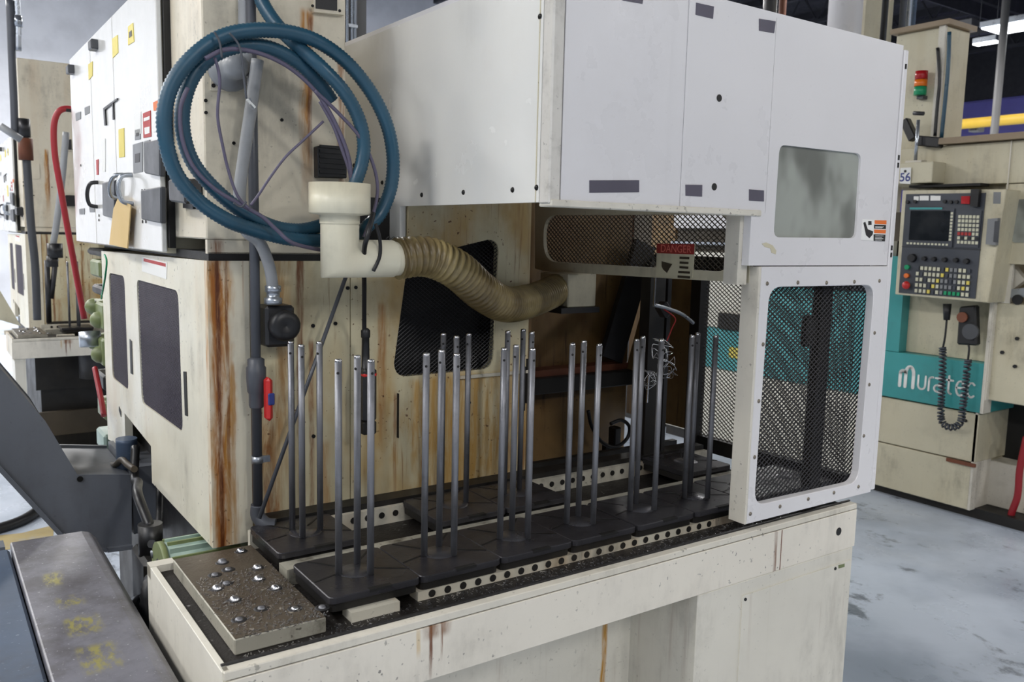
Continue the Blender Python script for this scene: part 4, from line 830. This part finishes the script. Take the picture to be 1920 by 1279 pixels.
o = MB().tube([(0.5046,3.55,2.014),(0.4733,3.55,2.015),(0.4485,3.55,1.997),(0.4346,3.55,1.947),(0.4343,3.55,1.849),(0.4473,3.55,1.735),(0.466,3.55,1.581),(0.4855,3.55,1.433),(0.5095,3.55,1.247)], 0.011, 12, 6).build('red_air_hose', 'hose_red'); tag(o, 'red air hose curving down from the cabinet edge', 'hose')
o = MB().cyl((0.4733,3.55,2.015), (0.5011,3.55,2.014), 0.011, n=10).build('hose_fitting', 'cable_black'); tag(o, 'black end fitting of the red air hose', 'fitting')
o = MB().tube([(0.48,2.902,1.508),(0.48,2.869,1.489),(0.48,2.906,1.438),(0.48,2.986,1.366)], 0.003, 8, 5).build('earth_wire', 'lamp_green'); tag(o, 'thin green earth wire under the cabinet', 'cable')
# ================================================================== SISTER MACHINE BEHIND
OFF = (0.08, 4.45, 0)
m2 = copy_tree(mach, off=OFF); m2['label'] = 'second cream machine tool standing in line behind the first, far left'
t2 = copy_tree(tab, off=OFF); t2['label'] = 'pallet table of the second machine, cream, far left behind the chip conveyor'
for o in list(t2.children):
    if o.name.split('.')[0] in ('skirt_panel', 'end_panel', 'beam_flange'): bpy.data.objects.remove(o)
MB().box(0.44, 0.452, 5.72, 6.2, 0.80, 0.92).build('end_panel', 'cream_dirty', t2)
for sx, lab in ((0.70, 'black pallet with three steel pegs on the second machine table'),):
    c_ = copy_tree(base_p, off=(sx+0.08-0.655+0.03, 4.45, 0)); c_.location = (WLOC[base_p.name][0]+sx+0.08-0.655+0.03, 1.441+4.45+0.1, 0.930); c_['label'] = lab
tw = MB().box(0.585, 1.4, 6.31, 6.9, 1.58, 2.13).build('upper_housing', 'cream_old', m2)
def pole(pts, r, m, nm, lab, cat, nodes=()):
    t = thing(nm, lab, cat, pts[-1]); MB().tube(pts, r, 10, 5).build('tube', m, t)
    for p, r2, h, mm in nodes: MB().cyl((p[0], p[1], p[2]-h), (p[0], p[1], p[2]+h), r2, n=12).build('coupling', mm, t)
    return t
pole([(0.5361,5.6,2.128),(0.5436,5.6,1.864),(0.5485,5.6,1.595),(0.5601,5.6,1.353),(0.5586,5.6,1.046)], 0.022, 'grey_plastic', 'standpipe', 'dark standpipe with a reddish union before the second machine', 'pipe', (((0.5335,5.6,2.128), 0.035, 0.05, 'steel_dark'), ((0.5391,5.6,2.011), 0.038, 0.06, 'rust_brown')))
pole([(0.4954,5.6,2.81),(0.4935,5.6,2.527),(0.4928,5.6,2.269),(0.4906,5.6,2.095)], 0.02, 'pvc_dark', 'standpipe', 'dark vertical pipe up the tower of the second machine', 'pipe')
pole([(0.5297,5.6,2.9),(0.5291,5.6,2.703),(0.525,5.6,2.546)], 0.018, 'galv', 'standpipe', 'galvanised riser above the second machine', 'pipe', (((0.5291,5.6,2.703), 0.024, 0.03, 'galv'),))
pole([(0.7206,5.4,2.104),(0.6931,5.4,1.864),(0.654,5.4,1.599),(0.6337,5.4,1.48),(0.6409,5.4,1.391)], 0.018, 'conduit_grey', 'grey_conduit', 'bent grey conduit behind the red hose', 'conduit', (((0.6405,5.4,1.451), 0.04, 0.04, 'cable_black'), ((0.625,5.4,1.391), 0.03, 0.03, 'cable_black')))
for i, (p0, p1) in enumerate((((0.6654,6,1.375), (0.6621,6,0.9871)), ((0.7121,6,1.368), (0.6796,6,1.137)))):
    o = MB().cyl(p0, p1, 0.016, n=10).build('prop_rod', 'steel_dark'); tag(o, ('left straight steel rod standing on the second table', 'short slanting steel rod on the second table')[i], 'rod')
o = MB().cyl((0.4128,5.5,2.12), (0.511,5.5,2.054), 0.02, n=8).build('branch_pipe', 'conduit_grey'); tag(o, 'slanting grey branch pipe at the left edge', 'pipe')
dr_ = thing('drip_tray', 'dirty low tray and rail on the floor under the second table', 'tray', (0.8, 6.4, 0))
MB().box(0.55, 1.6, 6.30, 6.34, 0.20, 0.36).build('rail', 'mesh_brown', dr_); MB().box(0.52, 1.6, 5.95, 6.29, 0.0, 0.10).build('tray', 'cream_dirty', dr_)
MB().cyl((0.95, 6.15, 0.60), (0.95, 6.15, 0.88), 0.11, n=20).build('sump_can', 'steel_dark', dr_)
# slanted cream panel at the extreme left
o = MB().plate('y', 5.2, 5.24, [(0.2176,1.371),(0.3533,1.246),(0.4425,1.054),(0.3465,1.092),(0.2099,1.207)]).build('slanted_panel', 'cream_old'); tag(o, 'slanted cream panel at the left edge of the picture', 'panel')
# ================================================================== CONTROL MACHINE ON THE RIGHT
rm = thing('control_machine', 'cream and teal machine with a tilted control panel, right of the mesh door', 'machine', (5.6, 2.6, 0))
XR = 5.0
MB().box(5.06, 6.4, 2.0, 3.10, 0.0, 0.06).build('plinth', 'machine_black', rm)
MB().box(XR, 6.4, 2.455, 3.13, 0.055, 0.335).build('base_panel', 'cream_old', rm, bevel=0.004)
MB().box(XR, 6.4, 2.44, 3.12, 0.342, 0.63).build('base_panel', 'cream_old', rm, bevel=0.004)
tp = MB().box(XR-0.012, 6.3, 2.415, 3.06, 0.64, 0.927).build('teal_band', 'teal', rm, bevel=0.003)
MB().box(XR-0.012, XR+0.10, 2.955, 3.06, 0.93, 1.52).build('teal_post', 'teal', rm)
MB().box(XR-0.010, XR+0.06, 3.062, 3.14, 0.40, 1.95).build('edge_post', 'cream_clean', rm)
MB().box(5.07, 6.3, 2.415, 2.955, 0.93, 1.95).build('recess_panel', 'cream_old', rm)
MB().box(4.985, 5.07, 2.412, 2.43, 0.64, 1.28).build('recess_cheek', 'cream_trim', rm)
MB().box(5.0, 6.3, 1.70, 3.2, 1.945, 2.175).build('upper_panel', 'cream_old', rm, bevel=0.003)
MB().box(4.95, 6.3, 1.70, 2.79, 2.18, 2.215).build('top_rail', 'tan_rail', rm)
MB().box(4.99, 5.0, 2.395, 2.40, 1.3, 2.175).build('seam', 'cream_trim', rm)
MB().box(5.0, 6.3, 1.70, 2.41, 1.50, 1.94).build('window_panel', 'cream_old', rm, bevel=0.003)
a = [(2.36,1.852),(2.2,1.863),(2.177,1.622),(2.347,1.618)]; MB().plate('x', 4.995, 5.0, rpoly(a, 0.02)).build('window_pane', 'acrylic', rm)
# load bay to the right of the panel
a = [(2.438,1.5),(2.176,1.522),(2.158,1.321),(2.422,1.323)]
MB().box(5.02, 6.3, 1.70, 2.41, 0.72, 1.28).build('bay_panel', 'cream_old', rm, bevel=0.004)
MB().box(5.02, 5.04, 2.34, 2.41, 1.28, 1.5).build('bay_jamb', 'cream_trim', rm)
MB().box(5.35, 5.4, 1.7, 2.41, 1.28, 1.5).build('bay_back', 'rust_brown', rm)
MB().bar((5.1,2.456,1.334), (5.1,2.33,1.45), 0.05, 0.10).build('bay_chute', 'cream_trim', rm)
MB().bar((5.05,2.381,1.328), (5.05,2.269,1.347), 0.05, 0.05).build('bay_chute', 'galv', rm)
MB().box(4.99, 5.02, 2.405, 2.425, 0.72, 1.5).build('bay_edge', 'cream_trim', rm)
for p in ((5.02,2.297,1.305), (5.02,2.422,1.256), (5.02,2.28,1.089), (5.02,2.352,1.002), (5.02,2.277,0.9328)):
    MB().disc((5.02, p[1], p[2]), (-1,0,0), 0.028 if p[2] > 1.28 else 0.010, th=0.012).build('knob', 'cable_black', rm)
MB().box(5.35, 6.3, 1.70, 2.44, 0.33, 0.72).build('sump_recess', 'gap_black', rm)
MB().box(5.20, 6.3, 1.70, 2.45, 0.06, 0.33).build('sump_tray', 'cream_trim', rm, bevel=0.004)
MB().box(5.0, 5.2, 2.445, 2.46, 0.055, 0.64).build('sump_cheek', 'cream_trim', rm)
p = (5,2.512,0.5792); MB().disc((4.999, p[1], p[2]), (-1,0,0), 0.01).build('hole', 'gap_black', rm)
MB().box(4.985, 5.0, 2.43, 2.60, 0.318, 0.338).build('hinge', 'rust_brown', rm)
# lettering on the teal band: rounded strokes, arched first letter
YL, ZL = 2.93, 0.775
def stroke(pts, w_, closed=False):
    b = MB(); P = [Vector((0, -p[0], p[1])) for p in pts]
    for i in range(len(P)-1): b.bar(P[i]+Vector((XR-0.0135, YL, ZL)), P[i+1]+Vector((XR-0.0135, YL, ZL)), 0.003, w_, (0, (P[i+1]-P[i]).z, -(P[i+1]-P[i]).y) if (P[i+1]-P[i]).length > 1e-6 else (0,0,1))
    for p in P: b.cyl(p+Vector((XR-0.015, YL, ZL)), p+Vector((XR-0.012, YL, ZL)), w_/2, n=10)
    return b
def arc(cx, cy, r, a0, a1, n=8, ry=None): ry = ry or r; return [(cx+r*math.cos(math.radians(a0+(a1-a0)*i/n)), cy+ry*math.sin(math.radians(a0+(a1-a0)*i/n))) for i in range(n+1)]
h = 0.052; W_ = 0.0115
letters = [('m', [[(0, -h), (0, h*0.5)], [(0.0, h*0.55)]+arc(0.018, h*0.5, 0.018, 180, 0), [(0.036, h*0.5), (0.036, -h)], arc(0.060, h*0.55, 0.026, 180, 0, ry=0.045), [(0.086, h*0.55), (0.086, -h)]], 0.020),
    ('u', [[(0.118, h*0.55), (0.118, -h*0.5)]+arc(0.141, -h*0.5, 0.023, 180, 360, ry=0.026)+[(0.164, h*0.55)]], W_),
    ('r', [[(0.186, -h), (0.186, h*0.2)]+arc(0.206, h*0.2, 0.020, 180, 80)], W_),
    ('a', [[(0.226, h*0.55), (0.258, h*0.55)]+arc(0.258, h*0.25, 0.016, 90, 0)+[(0.274, -h), (0.240, -h)]+arc(0.240, -h*0.62, 0.02, 270, 90, ry=0.02)+[(0.27, -h*0.25)]], W_),
    ('t', [[(0.306, h*1.0), (0.306, -h*0.6)]+arc(0.322, -h*0.6, 0.016, 180, 270, ry=0.02), [(0.292, h*0.55), (0.330, h*0.55)]], W_),
    ('e', [[(0.352, -h*0.15), (0.398, -h*0.15)]+arc(0.375, -h*0.2, 0.023, 10, 300, 14, ry=0.042)], W_),
    ('c', [arc(0.440, -h*0.2, 0.024, 50, 310, 12, ry=0.042)], W_)]
for nm, st, w_ in letters:
    b = MB()
    for s_ in st:
        q = stroke(s_, w_); b.add(q.v, q.f)
    b.build('letter', 'paper_white', tp)
# the control panel box
XC = 4.84
cp = MB().plate('x', XC, 5.07, [(2.924,1.913),(2.328,1.902),(2.368,1.286),(2.919,1.294)]).build('control_panel', 'cream_old', rm, bevel=0.004)
fc_ = MB().plate('x', XC-0.006, XC, [(2.895,1.89),(2.433,1.885),(2.439,1.304),(2.893,1.306)]).build('panel_face', 'panel_dark', cp)
def cpx(name, pts, mat, par, th=0.006, c=XC-0.006): return MB().plate('x', c-th, c, pts).build(name, mat, par)
MB().plate('x', XC-0.007, XC-0.006, [(2.896,1.582),(2.432,1.576),(2.431,1.573),(2.895,1.579)]).build('face_seam', 'gap_black', fc_)
cpx('screen_bezel', [(2.871,1.808),(2.594,1.802),(2.59,1.584),(2.88,1.592)], 'panel_dark', fc_, 0.008)
cpx('screen', [(2.852,1.792),(2.616,1.79),(2.614,1.619),(2.85,1.621)], 'screen_glass', fc_, 0.002, XC-0.0145)
cpx('screen_strip', [(2.86,1.811),(2.664,1.809),(2.663,1.797),(2.859,1.799)], 'teal', fc_, 0.002, XC-0.0145)
cpx('keypad_frame', [(2.581,1.793),(2.442,1.789),(2.444,1.585),(2.575,1.584)], 'panel_dark', fc_, 0.006)
def keygrid(c00, c10, c01, nx, ny, mat, s=0.6, skip=()):
    a, b_, c_ = Vector(c00), Vector(c10), Vector(c01)
    for j in range(ny):
        for i in range(nx):
            if (i, j) in skip: continue
            p = a + (b_-a)*((i+0.5)/nx) + (c_-a)*((j+0.5)/ny); wy = abs((b_-a).x)/nx*s/2; wz = abs((c_-a).y)/ny*s/2
            m = mat if isinstance(mat, str) else mat(i, j)
            MB().box(XC-0.016, XC-0.010, p.x-wy, p.x+wy, p.y-wz, p.y+wz).build('key', m, fc_)
keygrid((2.571,1.769), (2.449,1.766), (2.565,1.603), 6, 7, lambda i, j: 'label_red' if j == 4 and i < 4 else ('cable_black' if j == 5 and i % 2 else 'key_cream'), 0.7)
keygrid((2.615,1.784), (2.596,1.784), (2.613,1.619), 1, 9, 'key_cream', 0.7)
keygrid((2.865,1.611), (2.608,1.607), (2.867,1.593), 12, 1, 'key_cream', 0.6)
keygrid((2.794,1.476), (2.47,1.472), (2.793,1.31), 13, 5, lambda i, j: 'lamp_green' if j == 4 and 6 < i < 11 else ('panel_dark' if (i*7+j*5) % 6 == 0 else ('label_yellow' if (i+j) % 7 == 0 else ('label_grey' if 5 < i < 10 else 'key_cream'))), 0.62)
for p, r_ in (((4.83,2.821,1.516), 0.026), ((4.83,2.745,1.515), 0.014), ((4.83,2.688,1.514), 0.014), ((4.83,2.625,1.513), 0.014), ((4.83,2.56,1.513), 0.014), ((4.83,2.5,1.509), 0.016)):
    MB().cyl((XC-0.006, p[1], p[2]), (XC-0.03, p[1], p[2]), r_, r_*0.85, 14).build('knob', 'cable_black', fc_)
for p, r_, m in (((4.83,2.846,1.461), 0.014, 'lamp_green'), ((4.83,2.845,1.411), 0.014, 'label_orange')): MB().cyl((XC-0.006, p[1], p[2]), (XC-0.025, p[1], p[2]), r_, n=12).build('push_button', m, fc_)
p = (4.81,2.835,1.355); MB().cyl((XC-0.006, p[1], p[2]), (XC-0.03, p[1], p[2]), 0.012, n=12).build('stop_stem', 'label_yellow', fc_); q = MB().dome((XC-0.03, p[1], p[2]), 0.024, 0.02, 14, 4, (-1,0,0)).build('emergency_stop', 'red_plastic', fc_); q['label'] = 'red emergency stop button'
for pts, m, th in (([(2.559,1.87),(2.511,1.869),(2.51,1.825),(2.558,1.828)], 'lamp_red', 0.012), ([(2.845,1.876),(2.815,1.875),(2.813,1.851),(2.843,1.851)], 'paper_white', 0.002), ([(2.809,1.878),(2.754,1.877),(2.752,1.85),(2.807,1.851)], 'paper_white', 0.002), ([(2.744,1.877),(2.684,1.875),(2.682,1.848),(2.742,1.849)], 'paper_white', 0.002), ([(2.5,1.906),(2.456,1.905),(2.456,1.809),(2.497,1.813)], 'cable_black', 0.03)):
    cpx('panel_part', pts, m, fc_, th)
for p in [(4.83,2.832,1.845),(4.83,2.654,1.842),(4.83,2.619,1.838),(4.83,2.586,1.838),(4.83,2.878,1.843)]: MB().cyl((XC-0.006, p[1], p[2]), (XC-0.02, p[1], p[2]), 0.010, n=10).build('knob', 'cable_black', fc_)
q = cpx('side_unit', [(2.398,1.743),(2.345,1.748),(2.343,1.602),(2.397,1.606)], 'label_grey', cp, 0.03, XC); cpx('side_unit_slot', [(2.357,1.73),(2.334,1.733),(2.332,1.616),(2.355,1.619)], 'grey_plastic', q, 0.004, XC-0.03)
cpx('label', [(2.394,1.889),(2.355,1.888),(2.352,1.825),(2.391,1.826)], 'label_grey', cp, 0.001, XC)
MB().plate('x', 4.98, 4.99, [(3.039,1.79),(3.011,1.79),(3.006,1.614),(3.038,1.613)]).build('slot_cover', 'mesh_brown', rm)
MB().box(4.90, 5.0, 2.50, 2.92, 1.93, 1.945).build('panel_gap', 'gap_black', rm)  # black strip for the gap between control panel and upper body
# handset with its coiled cord
hs = thing('handset', 'black handwheel pendant hanging under the control panel', 'pendant', (4.95,2.516,1.019))
MB().plate('x', 4.93, 4.985, [(2.576,1.245),(2.483,1.262),(2.456,1.032),(2.572,1.025)]).build('body', 'cable_black', hs, bevel=0.01)
p = (4.92,2.546,1.187); MB().cyl((4.93, p[1], p[2]), (4.915, p[1], p[2]), 0.03, n=14).build('dial', 'rust_brown', hs)
p = (4.92,2.49,1.11); MB().cyl((4.93, p[1], p[2]), (4.91, p[1], p[2]), 0.045, n=18).build('handwheel', 'grey_plastic', hs)
cc = thing('coiled_cord', 'dark coiled cord hanging in a loop before the teal band', 'cable', (4.93,2.543,0.5298))
MB().tube([(4.93,2.639,1.162),(4.93,2.64,1.068),(4.93,2.647,0.9979)], 0.006, 8, 5).build('lead', 'cable_black', cc)
MB().cyl((4.93,2.644,1.256), (4.93,2.639,1.162), 0.024, 0.018, 12).build('plug', 'cable_black', cc)
path = spline([Vector(p) for p in [(4.93,2.647,0.9979),(4.93,2.637,0.8471),(4.93,2.63,0.6568),(4.93,2.619,0.5689),(4.93,2.582,0.5379),(4.93,2.532,0.5479),(4.93,2.504,0.585),(4.93,2.5,0.6801),(4.93,2.498,0.8677),(4.93,2.496,0.9454)]], step=0.004)
hel = []
for i, p_ in enumerate(path):
    t = (path[min(i+1, len(path)-1)]-path[max(i-1, 0)]).normalized(); a = t.cross(Vector((1,0,0))).normalized(); b_ = t.cross(a); an = i*1.25
    hel.append(p_+a*math.cos(an)*0.017+b_*math.sin(an)*0.017)
MB().tube(hel, 0.0065, 6, 1).build('coil', 'panel_dark', cc)
MB().tube([(4.93,2.496,0.9454),(4.93,2.495,1.007),(4.93,2.501,1.034)], 0.006, 8, 5).build('lead', 'cable_black', cc)
# small things on the upper body
bx_ = MB().box(4.86, 5.0, 2.76, 3.08, 1.955, 2.075).build('sensor_box', 'cream_old', rm, bevel=0.004)
tg = MB().plate('x', 4.85, 4.852, [(2.954,2.046),(2.887,2.046),(2.883,1.949),(2.95,1.955)]).build('number_tag', 'paper_white'); tag(tg, 'white paper tag with the handwritten number 56 on the control machine', 'tag')
text('56', 0.07, 'blue_plastic', 'number', tg, (4.849,2.919,1.988), (0,-1,0), (0,0,1), bold=0.001)
p = (4.848,2.921,2.025); MB().disc((4.85, p[1], p[2]), (-1,0,0), 0.008).build('eyelet', 'label_black', tg)
th_ = thing('clamp_handle', 'thin steel T handle rod standing on the sensor box', 'handle', (4.92,2.901,2.069))
MB().cyl((4.92,2.904,2.07), (4.92,2.906,2.327), 0.010, n=10).build('rod', 'galv', th_); MB().cyl((4.92,2.939,2.37), (4.92,2.876,2.361), 0.012, n=10).build('cross_bar', 'steel_dark', th_); MB().box(4.89, 4.95, (4.92,2.901,2.069)[1]-0.05, (4.92,2.901,2.069)[1]+0.05, 2.075, 2.09).build('foot', 'cream_trim', th_)
ta = thing('tower_cabinet', 'tall beige cabinet carrying the signal tower above the control machine', 'cabinet', (5.2, 2.9, 2.18))
t0 = [(3.134,2.889),(2.826,2.794),(2.89,2.226),(3.1,2.242)]
MB().box(5.10, 5.36, t0[1][0]+0.05, 3.20, 2.18, t0[0][1]).build('body', 'cream_old', ta, bevel=0.006); MB().box(5.08, 5.10, t0[1][0]+0.05, t0[1][0]+0.09, 2.18, t0[0][1]).build('corner_strip', 'cream_trim', ta)
MB().box(5.06, 5.38, t0[1][0]+0.02, 3.22, t0[0][1], t0[0][1]+0.03).build('cap', 'tan_rail', ta)
MB().tube([(5.07,2.91,2.761),(5.07,2.881,2.571),(5.07,2.883,2.417),(5.07,2.882,2.245)], 0.010, 8, 5).build('cable', 'cable_black', ta); MB().tube([(5.07,2.846,2.841),(5.07,2.836,2.658),(5.07,2.836,2.474),(5.07,2.841,2.232)], 0.012, 8, 5).build('cable', 'hose_blue', ta)
sl = thing('signal_light', 'red, amber and green stacked signal light on the beige cabinet', 'signal light', (5.04,2.975,2.486))
ps_ = [(5.05,2.99,2.634), (5.05,2.986,2.583), (5.05,2.986,2.542), (5.05,2.982,2.491)]; yy = ps_[1][1]
for i, m in enumerate(('lamp_red', 'lamp_amber', 'lamp_green')):
    MB().cyl((5.05, yy, ps_[i+1][2]+0.002), (5.05, yy, ps_[i][2]), 0.036, n=18).build('lens', m, sl)
MB().box(5.05, 5.10, yy-0.02, yy+0.02, ps_[3][2]-0.02, ps_[3][2]).build('bracket', 'grey_plastic', sl)
cb = thing('cable_bracket', 'black cable carrier arm at the foot of the beige cabinet', 'bracket', (5,2.847,2.184))
MB().bar((4.98,3.027,2.344), (4.98,2.958,2.221), 0.05, 0.05).build('arm', 'black_plastic', cb, bevel=0.006); MB().bar((4.98,2.931,2.213), (4.98,2.785,2.19), 0.06, 0.06).build('arm', 'black_plastic', cb, bevel=0.006)
rh = MB().tube([(5.12,2.226,0.5265),(5.12,2.245,0.3355),(5.12,2.243,0.1791),(5.12,2.267,0.0295),(5.12,2.178,0.0087)], 0.02, 8, 5).build('red_floor_hose', 'hose_red'); tag(rh, 'dark red hose on the floor at the far right', 'hose')
# ================================================================== NEIGHBOUR SEEN THROUGH THE MESH
nm_ = thing('neighbour_machine', 'teal and cream machine standing beyond the mesh door', 'machine', (5.6, 4.0, 0))
MB().box(5.02, 6.4, 3.16, 4.95, 0.0, 0.08).build('plinth', 'machine_black', nm_)
MB().box(5.0, 6.4, 3.16, 4.95, 0.08, 0.615).build('base_panel', 'cream', nm_, bevel=0.004)
MB().box(4.99, 6.4, 3.17, 4.06, 0.62, 1.28).build('teal_panel', 'teal_light', nm_, bevel=0.004)
MB().box(4.99, 6.4, 4.07, 4.95, 0.62, 0.925).build('teal_panel', 'teal_light', nm_, bevel=0.004)
MB().box(5.0, 6.4, 4.07, 4.95, 0.93, 1.50).build('cover_panel', 'cream', nm_, bevel=0.004)
MB().box(5.04, 6.4, 3.17, 4.06, 1.285, 1.62).build('control_face', 'panel_dark', nm_)
MB().box(4.96, 5.0, 4.20, 4.40, 0.93, 1.05).build('socket_box', 'machine_black', nm_)
MB().box(4.985, 4.99, 4.18, 4.30, 0.72, 0.80).build('label', 'label_yellow', nm_)
for p in ((5.02,3.672,1.234), (5.02,3.249,1.229)): MB().dome((5.03, p[1], p[2]), 0.05, 0.04, 12, 4, (-1,0,0)).build('push_button', 'red_plastic', nm_)
MB().box(5.0, 6.4, 4.25, 4.95, 1.68, 1.95).build('top_panel', 'cream_clean', nm_, bevel=0.004)
MB().box(5.05, 6.4, 3.17, 4.95, 1.50, 1.70).build('slide_way', 'mesh_brown', nm_)
MB().box(4.98, 5.05, 3.3, 4.95, 1.555, 1.575).build('guide_rail', 'galv', nm_)
rk = thing('rusty_rack', 'brown and orange steel rack far behind the upper mesh panel', 'rack', (5.5, 5.8, 0))
for i, (y0, m) in enumerate(((5.12, 'recess_wall'), (5.4, 'mesh_brown'), (5.75, 'rust_brown'), (6.1, 'rust_brown'), (6.4, 'machine_black'))): MB().box(5.2+0.05*(i % 2), 6.2, y0, y0+0.28, 1.0, 2.3).build('panel', m, rk)
MB().box(5.15, 6.2, 5.12, 6.75, 0, 1.0).build('base', 'machine_black', rk)
o = MB().box(5.3, 6.2, 6.9, 7.5, 0, 2.4).build('pale_cabinet', 'cream_clean'); tag(o, 'pale cabinet behind the rusty rack, seen beside the duct', 'cabinet')
# ================================================================== OVERHEAD AND FAR BACKGROUND
col = thing('building_column', 'grey steel building column carrying thin conduits, above the hood side', 'column', (2.55, 6.0, 0))
c0 = (2.635,3.101)[0]; c1 = (2.811,3.128)[0]
MB().box(c0-0.2, c1, 6.0, 6.3, 0, 7.3).build('shaft', 'column_grey', col); 
for u in ((2.642,3.093)[0], (2.679,3.099)[0], (2.704,3.103)[0]): MB().cyl((u, 5.96, 1.0), (u, 5.96, 7.0), 0.012, n=8).build('conduit', 'galv', col)
u = (2.691,3.101)[0]; MB().box(u-0.05, u+0.02, 5.93, 6.0, (2.691,3.063)[1]-0.01, (2.691,3.063)[1]+0.012).build('strap', 'galv', col)
def riser(u0, u1, v, y, m, lab, nm='riser_pipe', z0=1.5, cat='pipe'):
    a = u0; b_ = u1; r_ = abs(b_[0]-a[0])/2; cx = (a[0]+b_[0])/2
    o = MB().cyl((cx, y, z0), (cx, y, 7.2), r_, n=16).build(nm, m); tag(o, lab, cat)
riser((6.056,3.578), (6.173,3.597), 0, 5.03, 'steel_dark', 'dark rough riser behind the hood top', z0=0.0); riser((6.457,3.683), (6.522,3.694), 0, 5.2, 'rust_brown', 'thin brown riser beside the dark one behind the hood', z0=0.0)
riser((5.859,3.349), (6.114,3.39), 0, 4.2, 'cream_clean', 'thick white riser pipe above the hood window', z0=2.0)
o = MB().box((6.393,3.413)[0], (6.777,3.473)[0], 4.3, 4.6, 2.0, 5.0).build('mast_housing', 'cream_old'); tag(o, 'beige vertical mast housing behind the hood corner', 'housing')
riser((6.325,3.365), (6.375,3.373), 0, 4.1, 'cable_black', 'black cable in front of the beige mast', z0=2.4)
for i, (a_, b_) in enumerate((((6.734,3.49), (6.787,3.498)), ((6.818,3.503), (6.864,3.511)), ((6.895,3.516), (6.934,3.522)))):
    riser(a_, b_, 0, 4.2, ('pvc_dark', 'galv', 'cover_blue')[i], ('dark conduit left of the three risers over the cabinet', 'galvanised middle conduit of the three risers over the cabinet', 'blue grey right conduit of the three risers over the cabinet')[i], z0=2.2)
yp = (15,8.375,3.671); yq = (15,6.959,3.665)
o = MB().cyl((15, yp[1]+0.3, yp[2]), (15, yq[1]-3, yp[2]), 0.085, n=12).build('gas_pipe', 'pipe_yellow'); tag(o, 'long yellow gas pipe along the violet wall', 'pipe')
pp = (14,6.997,4.4)
o = MB().cyl((14, pp[1], 0), (14, pp[1], 7.3), 0.06, n=12).build('hall_post', 'column_grey'); tag(o, 'thin grey vertical post before the violet wall', 'post')
ct = thing('cable_tray', 'row of pale boxes on a cable tray under the dark roof', 'cable tray', (17,9.444,5.847))
for a_, b_ in (((9.909,5.847), (9.733,5.959)), ((9.679,5.837), (9.432,5.945)), ((9.369,5.833), (9.12,5.948))):
    MB().box(17, 17.3, min(a_[0], b_[0]), max(a_[0], b_[0]), min(a_[1], b_[1]), max(a_[1], b_[1])).build('box', 'column_grey', ct)
MB().box(17.05, 17.25, (8.066,5.885)[0], (10.44,5.812)[0], (9.433,5.724)[1]-0.08, (9.433,5.724)[1]).build('tray', 'joist_dark', ct)
wt = thing('wall_unit', 'small grey unit fixed under the yellow pipe', 'box', (15.2,7.9,3.557))
q = (15.2,7.905,3.611); MB().box(15.1, 15.3, q[1]-0.09, q[1]+0.09, q[2]-0.07, q[2]+0.07).build('body', 'column_grey', wt, bevel=0.01); MB().box(15.08, 15.1, q[1]-0.05, q[1]+0.05, q[2]-0.05, q[2]-0.02).build('face', 'grey_plastic', wt)
def high_bay(p, lab, k=1.0):
    t = thing('high_bay_lamp', lab, 'lamp', p)
    MB().box(p[0]-0.35*k, p[0]+0.35*k, p[1]-0.7*k, p[1]+0.7*k, p[2], p[2]+0.10).build('housing', 'galv', t, bevel=0.01)
    MB().box(p[0]-0.32*k, p[0]+0.32*k, p[1]-0.67*k, p[1]+0.67*k, p[2]-0.02, p[2]-0.0005).build('diffuser', 'lamp_glow', t)
    for s_ in (-0.5*k, 0.5*k): MB().cyl((p[0], p[1]+s_, p[2]+0.10), (p[0], p[1]+s_, 7.35), 0.008, n=6).build('suspension_rod', 'steel_dark', t)
high_bay((15.14,7.1,5.2), 'bright rectangular high bay lamp at the upper right edge')
high_bay((15.95,8.249,5.2), 'distant bright high bay lamp left of the hall post', 0.3)
